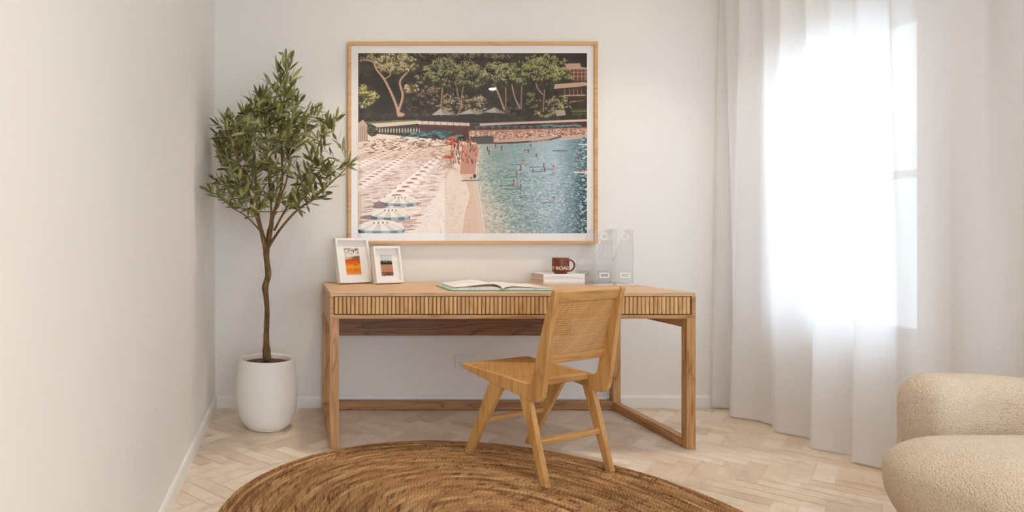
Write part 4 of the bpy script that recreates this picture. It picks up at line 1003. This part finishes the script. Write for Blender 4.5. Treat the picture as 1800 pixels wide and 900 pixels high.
# front panel with a round finger hole
cx, cz, rr = HW/2, HH-0.041, 0.017; n = 32
ring = lambda y: [bm.verts.new((cx+rr*math.cos(2*PI*i/n), y, cz+rr*math.sin(2*PI*i/n))) for i in range(n)]
def outer(y):
    o = []
    for i in range(n):
        a = 2*PI*i/n; c, s = math.cos(a), math.sin(a)
        k = min((HW/2-tk)/abs(c) if abs(c) > 1e-6 else 9, 0.041/abs(s) if abs(s) > 1e-6 else 9); o.append(bm.verts.new((cx+k*c, y, cz+k*s)))
    return o
r0_, r1_ = ring(0), ring(tk); o0, o1 = outer(0), outer(tk)
for i in range(n):
    j = (i+1) % n
    bm.faces.new((o0[i], o0[j], r0_[j], r0_[i])); bm.faces.new((o1[j], o1[i], r1_[i], r1_[j])); f = bm.faces.new((r0_[i], r0_[j], r1_[j], r1_[i])); f.material_index = 2
panel_prism(bm, [(tk, 0), (HW-tk, 0), (HW-tk, HH-0.082), (tk, HH-0.082)], 0, tk, 'y')
mesh_obj('body', bm, AC, hold)
bm = bmesh.new()
for k in range(28):
    a0, a1 = 2*PI*k/28, 2*PI*(k+1)/28
    def q(a, r, y): return bm.verts.new((cx+r*math.cos(a), y, cz+r*math.sin(a)))
    A = [q(a0, 0.017, -0.0008), q(a1, 0.017, -0.0008), q(a1, 0.0205, -0.0008), q(a0, 0.0205, -0.0008)]; bm.faces.new(A)
    B = [q(a0, 0.017, 0.0), q(a1, 0.017, 0.0), q(a1, 0.0205, 0.0), q(a0, 0.0205, 0.0)]; bm.faces.new(B[::-1]); bm.faces.new((A[0], B[0], B[1], A[1])); bm.faces.new((A[2], B[2], B[3], A[3]))
mesh_obj('finger_hole_rim', bm, me2.m, hold)
for (yy, s) in ((-0.004, 1), (HD, 1)):
    bm = bmesh.new(); a, b, z0, z1 = 0.022, 0.076, 0.040, 0.068
    for (p0, p1, p2, p3) in ((a, b, z1-0.005, z1), (a, b, z0, z0+0.005), (a, a+0.005, z0+0.005, z1-0.005), (b-0.005, b, z0+0.005, z1-0.005)): box(bm, p0, p1, yy, yy+0.004, p2, p3)
    mesh_obj('label_holder', bm, me2.m if yy < 0 else me_.m, hold, bevel=0.0006)
dup(hold, (1.823, 3.512, DT+0.0006), 0, 'clear acrylic magazine holder at the right end of the desk, right of two')

# ------------------------------------------------------------------ power outlet
m_pl = plain('outlet_plastic', (232, 228, 226), 0.35); m_slot = plain('outlet_slot', (40, 36, 34), 0.6)
ou = thing('power_outlet', 'white double power outlet on the back wall beneath the desk', 'power outlet', (1.043, YB, 0.2765))
bx('plate', (-0.0575, 0.0575, -0.009, 0.0, -0.0385, 0.0385), m_pl, ou, bevel=0.003, seg=3)
for sx_ in (-0.028, 0.028):
    bx('switch', (sx_*0.62-0.009, sx_*0.62+0.009, -0.0125, -0.0085, 0.008, 0.026), m_pl, ou, bevel=0.0015)
    bm = bmesh.new()
    for (dx, dz, an) in ((-0.0065, -0.006, 0.52), (0.0065, -0.006, -0.52), (0, -0.020, 0)):
        box(bm, -0.001, 0.001, -0.0003, 0.0002, -0.0045, 0.0045, Matrix.Translation((sx_+dx, -0.009, dz)) @ Matrix.Rotation(-an, 4, 'Y'))
    mesh_obj('socket', bm, m_slot, ou)

# ------------------------------------------------------------------ curtains
def smoothX(pts, y):
    if y >= pts[0][0]: return pts[0][1]
    for (a, xa), (b, xb) in zip(pts[:-1], pts[1:]):
        if a >= y >= b:
            t = (a-y)/(a-b); t = t*t*(3-2*t)*0.6+t*0.4; return 2.555+(xa+(xb-xa)*t-2.555)*1.2
    return pts[-1][1]
lowL = [(3.742, 2.512), (3.728, 2.518), (3.700, 2.600), (3.539, 2.497), (3.452, 2.580), (3.385, 2.590), (3.310, 2.552), (3.272, 2.530), (3.143, 2.608), (3.008, 2.508), (2.895, 2.602), (2.826, 2.535), (2.700, 2.600), (2.60, 2.560), (2.50, 2.60), (2.40, 2.59)]
def mat_sheer(name, openness, col=(0.955, 0.955, 0.965)):
    m = M(name); tr = m.n('ShaderNodeBsdfTransparent'); tl = m.n('ShaderNodeBsdfTranslucent'); df = m.n('ShaderNodeBsdfDiffuse')
    tl.inputs[0].default_value = col+(1,); df.inputs[0].default_value = col+(1,)
    v = m.coord(scale=(900, 900, 900)); n = m.noise(v, 1, 1)
    a = m.n('ShaderNodeMixShader'); a.inputs[0].default_value = 0.46; b = m.n('ShaderNodeMixShader')
    fac = m.math('MULTIPLY_ADD', n, 0.15, 1-openness-0.075); m.l(fac, b.inputs[0])
    m.l(tl.outputs[0], a.inputs[1]); m.l(df.outputs[0], a.inputs[2]); m.l(tr.outputs[0], b.inputs[1]); m.l(a.outputs[0], b.inputs[2]); m.l(b.outputs[0], m.out.inputs[0]); return m.m
sheer = mat_sheer('sheer_cloth', 0.07); hemm = mat_sheer('sheer_hem', 0.05)
ZT = ZC-0.03
def curtain(name, label, fn, y0, y1, step=0.008, z0=0.012):
    ys = list(np.arange(y0, y1, -step))+[y1]
    zs = [z0, 0.05, 0.105, 0.2, 0.35, 0.5, 0.7, 0.9, 1.15, 1.4, 1.65, 1.9, 2.1, 2.3, 2.45, ZT]
    def make(nm, zz, mat, off, parent):
        bm = bmesh.new(); rows = [[bm.verts.new((fn(y, z)+off, y, z)) for z in zz] for y in ys]
        for a, b in zip(rows[:-1], rows[1:]):
            for k in range(len(zz)-1): bm.faces.new((a[k], b[k], b[k+1], a[k+1]))
        return mesh_obj(nm, bm, mat, parent, smooth=True)
    c = make(name, zs, sheer, 0, None); tag(c, label, 'curtain', 'sheer white curtains')
    make('hem', [z0, 0.03, 0.06, 0.105], hemm, -0.0012, c)
    bm = bmesh.new(); 
    for a, b in zip(ys[:-1:4], ys[4::4]):
        box(bm, min(fn(a, ZT), fn(b, ZT))-0.004, max(fn(a, ZT), fn(b, ZT))+0.004, b, a, ZT, ZT+0.012)
    mesh_obj('heading_tape', bm, m_trim, c)
    return c
def fL(y, z):
    w = max(0, min(1, z/2.5))**1.3
    top = 2.552+0.030*math.sin(2*PI*(3.742-y)/0.142+0.4)+0.010*math.sin(2*PI*(3.742-y)/0.31)
    return smoothX(lowL, y+0.01*math.sin(z*1.7))*(1-w)+top*w
def fR(y, z):
    w = max(0, min(1, z/2.5)); s = 2.508-y
    if s < 0: s = 0
    low = 2.512+0.06*min(1, s/0.10)-0.058*math.sin(2*PI*max(0, s-0.05)/0.33)*min(1, s/0.2)
    top = 2.512+0.05*min(1, s/0.2)-0.026*math.sin(2*PI*s/0.24+0.4*math.sin(3*s))*min(1, s/0.2)
    return low*(1-w)+top*w-0.004
curtain('sheer_curtain', 'sheer white floor-length curtain with daylight glowing through, left panel reaching the back wall', fL, 3.742, 2.42)
curtain('sheer_curtain', 'sheer white floor-length curtain, dimmer right panel behind the cream sofa', fR, 2.508, -0.4)

# ------------------------------------------------------------------ sofa
mb_ = M('boucle', Roughness=0.95)
v = mb_.coord(); vo = mb_.n('ShaderNodeTexVoronoi'); vo.inputs['Scale'].default_value = 210; mb_.l(v, vo.inputs['Vector']); nn_ = mb_.noise(v, 330, 3, 0.7); n3 = mb_.noise(v, 9, 2)
hgt = mb_.math('ADD', mb_.math('MULTIPLY', vo.outputs[0], -1.0), mb_.math('MULTIPLY', nn_, 0.8))
mb_.base(mb_.mix(1.0, mb_.ramp(n3, [(0.3, rgba((224, 206, 182))), (0.7, rgba((231, 215, 193)))]), mb_.ramp(vo.outputs[0], [(0.25, (1, 1, 1, 1)), (0.75, (0.85, 0.83, 0.79, 1))]), 'MULTIPLY'))
mb_.bump(hgt, 0.9, 0.004); mb_.b.inputs['Sheen Weight'].default_value = 0.3
sofa = thing('sofa', 'cream boucle sofa with rounded seat and low wrap-around back beside the curtain', 'sofa', (2.1, 1.3, 0))
so = Vector((2.1, 1.3, 0))
def super_block(name, x0, x1, y0, y1, z0, z1, r, rtop=None, crown=0.0, cut=24):
    """soft upholstered block: a box whose corners are rounded by radius r"""
    bm = bmesh.new(); bmesh.ops.create_cube(bm, size=2); bmesh.ops.subdivide_edges(bm, edges=bm.edges, cuts=cut, use_grid_fill=True)
    c = Vector(((x0+x1)/2, (y0+y1)/2, (z0+z1)/2)); hx, hy, hz = (x1-x0)/2, (y1-y0)/2, (z1-z0)/2
    rx, ry, rz = r if hasattr(r, '__len__') else (r, r, r)
    for v in bm.verts:
        # spread the grid so that the rounded rims get more rings
        q = Vector([math.copysign(abs(t)**0.75, t) for t in v.co])
        rt_ = rtop or rz
        q = Vector((q.x*hx, q.y*hy, q.z*hz)); core = Vector((max(-(hx-rx), min(hx-rx, q.x)), max(-(hy-ry), min(hy-ry, q.y)), max(-(hz-rz), min(hz-rt_, q.z))))
        rzz = rt_ if q.z > core.z else rz
        d = Vector(((q.x-core.x)/rx, (q.y-core.y)/ry, (q.z-core.z)/rzz))
        if d.length > 1e-6:
            m = max(abs(d.x), abs(d.y), abs(d.z)); d = d.normalized()*m
        p = core+Vector((d.x*rx, d.y*ry, d.z*rzz))
        if p.z > 0 and crown: p.z += crown*(1-(p.x/hx)**2)*(1-(p.y/hy)**2)
        v.co = p+c-so
    return mesh_obj(name, bm, mb_.m, sofa, smooth=True)
super_block('seat', 1.74, 2.47, 0.55, 1.965, 0.115, 0.445, (0.20, 0.20, 0.20), rtop=0.115, crown=0.010, cut=34)
super_block('base', 1.86, 2.40, 0.68, 1.86, 0.055, 0.22, (0.06, 0.06, 0.03), cut=10)
# back that runs along the curtain and wraps round the far end
def back_path(n=48):
    pts = [(2.095, 2.035), (2.15, 2.04), (2.24, 2.02), (2.32, 1.95), (2.37, 1.83), (2.385, 1.6), (2.385, 0.55)]
    return smooth_path([(p[0], p[1], 0) for p in pts], 10)
P = back_path(); bm = bmesh.new(); hw_, z0, z1 = 0.085, 0.05, 0.578; sec = []
for (cx_, cz_, a0) in ((hw_-0.08, z1-0.08, 0), (-(hw_-0.08), z1-0.08, 90), (-(hw_-0.03), z0+0.03, 180), (hw_-0.03, z0+0.03, 270)):
    rr_ = 0.08 if cz_ > 0.3 else 0.03
    for k in range(9): a = math.radians(a0+90*k/8); sec.append((cx_+rr_*math.cos(a), cz_+rr_*math.sin(a)))
rows = []
n = len(P); caps = 8
def frame_at(i):
    d = (P[min(i+1, n-1)]-P[max(i-1, 0)]).normalized(); return d, Vector((d.y, -d.x, 0))
def ring_at(p, sd, scale_w, inset):
    zc = (z0+z1)/2
    r = []
    for (u, z) in sec:
        zz = zc+(z-zc)*(1-inset/((z1-z0)/2)); r.append(bm.verts.new(p+sd*u*scale_w+Vector((0, 0, zz))-so))
    return r
d0, s0 = frame_at(0)
RC_ = 0.075
for k in range(caps):
    a = PI/2*k/caps; rows.append(ring_at(P[0]-d0*RC_*math.cos(a), s0, 0.25+0.75*math.sin(a)**0.6, RC_*(1-math.sin(a))))
for i in range(n):
    d, s = frame_at(i); rows.append(ring_at(P[i], s, 1, 0))
for k in range(1, caps+1):
    a = PI/2*k/caps; d, s = frame_at(n-1); rows.append(ring_at(P[-1]+d*RC_*math.sin(a), s, 0.25+0.75*math.cos(a)**0.6 if k < caps else 0.25, RC_*(1-math.cos(a))))
for a, b in zip(rows[:-1], rows[1:]):
    m_ = len(a)
    for k in range(m_): bm.faces.new((a[k], a[(k+1) % m_], b[(k+1) % m_], b[k]))
bm.faces.new(rows[0][::-1]); bm.faces.new(rows[-1]); bmesh.ops.recalc_face_normals(bm, faces=bm.faces)
mesh_obj('backrest', bm, mb_.m, sofa, smooth=True)
m_foot = plain('sofa_foot', (40, 34, 30), 0.5)
for (x, y) in ((1.9, 0.8), (1.9, 1.75), (2.38, 0.8), (2.32, 1.9)):
    bm = bmesh.new(); lathe(bm, [(0, 0), (0.022, 0), (0.026, 0.06), (0, 0.06)], x-so.x, y-so.y, 0, 20); mesh_obj('foot', bm, m_foot, sofa)
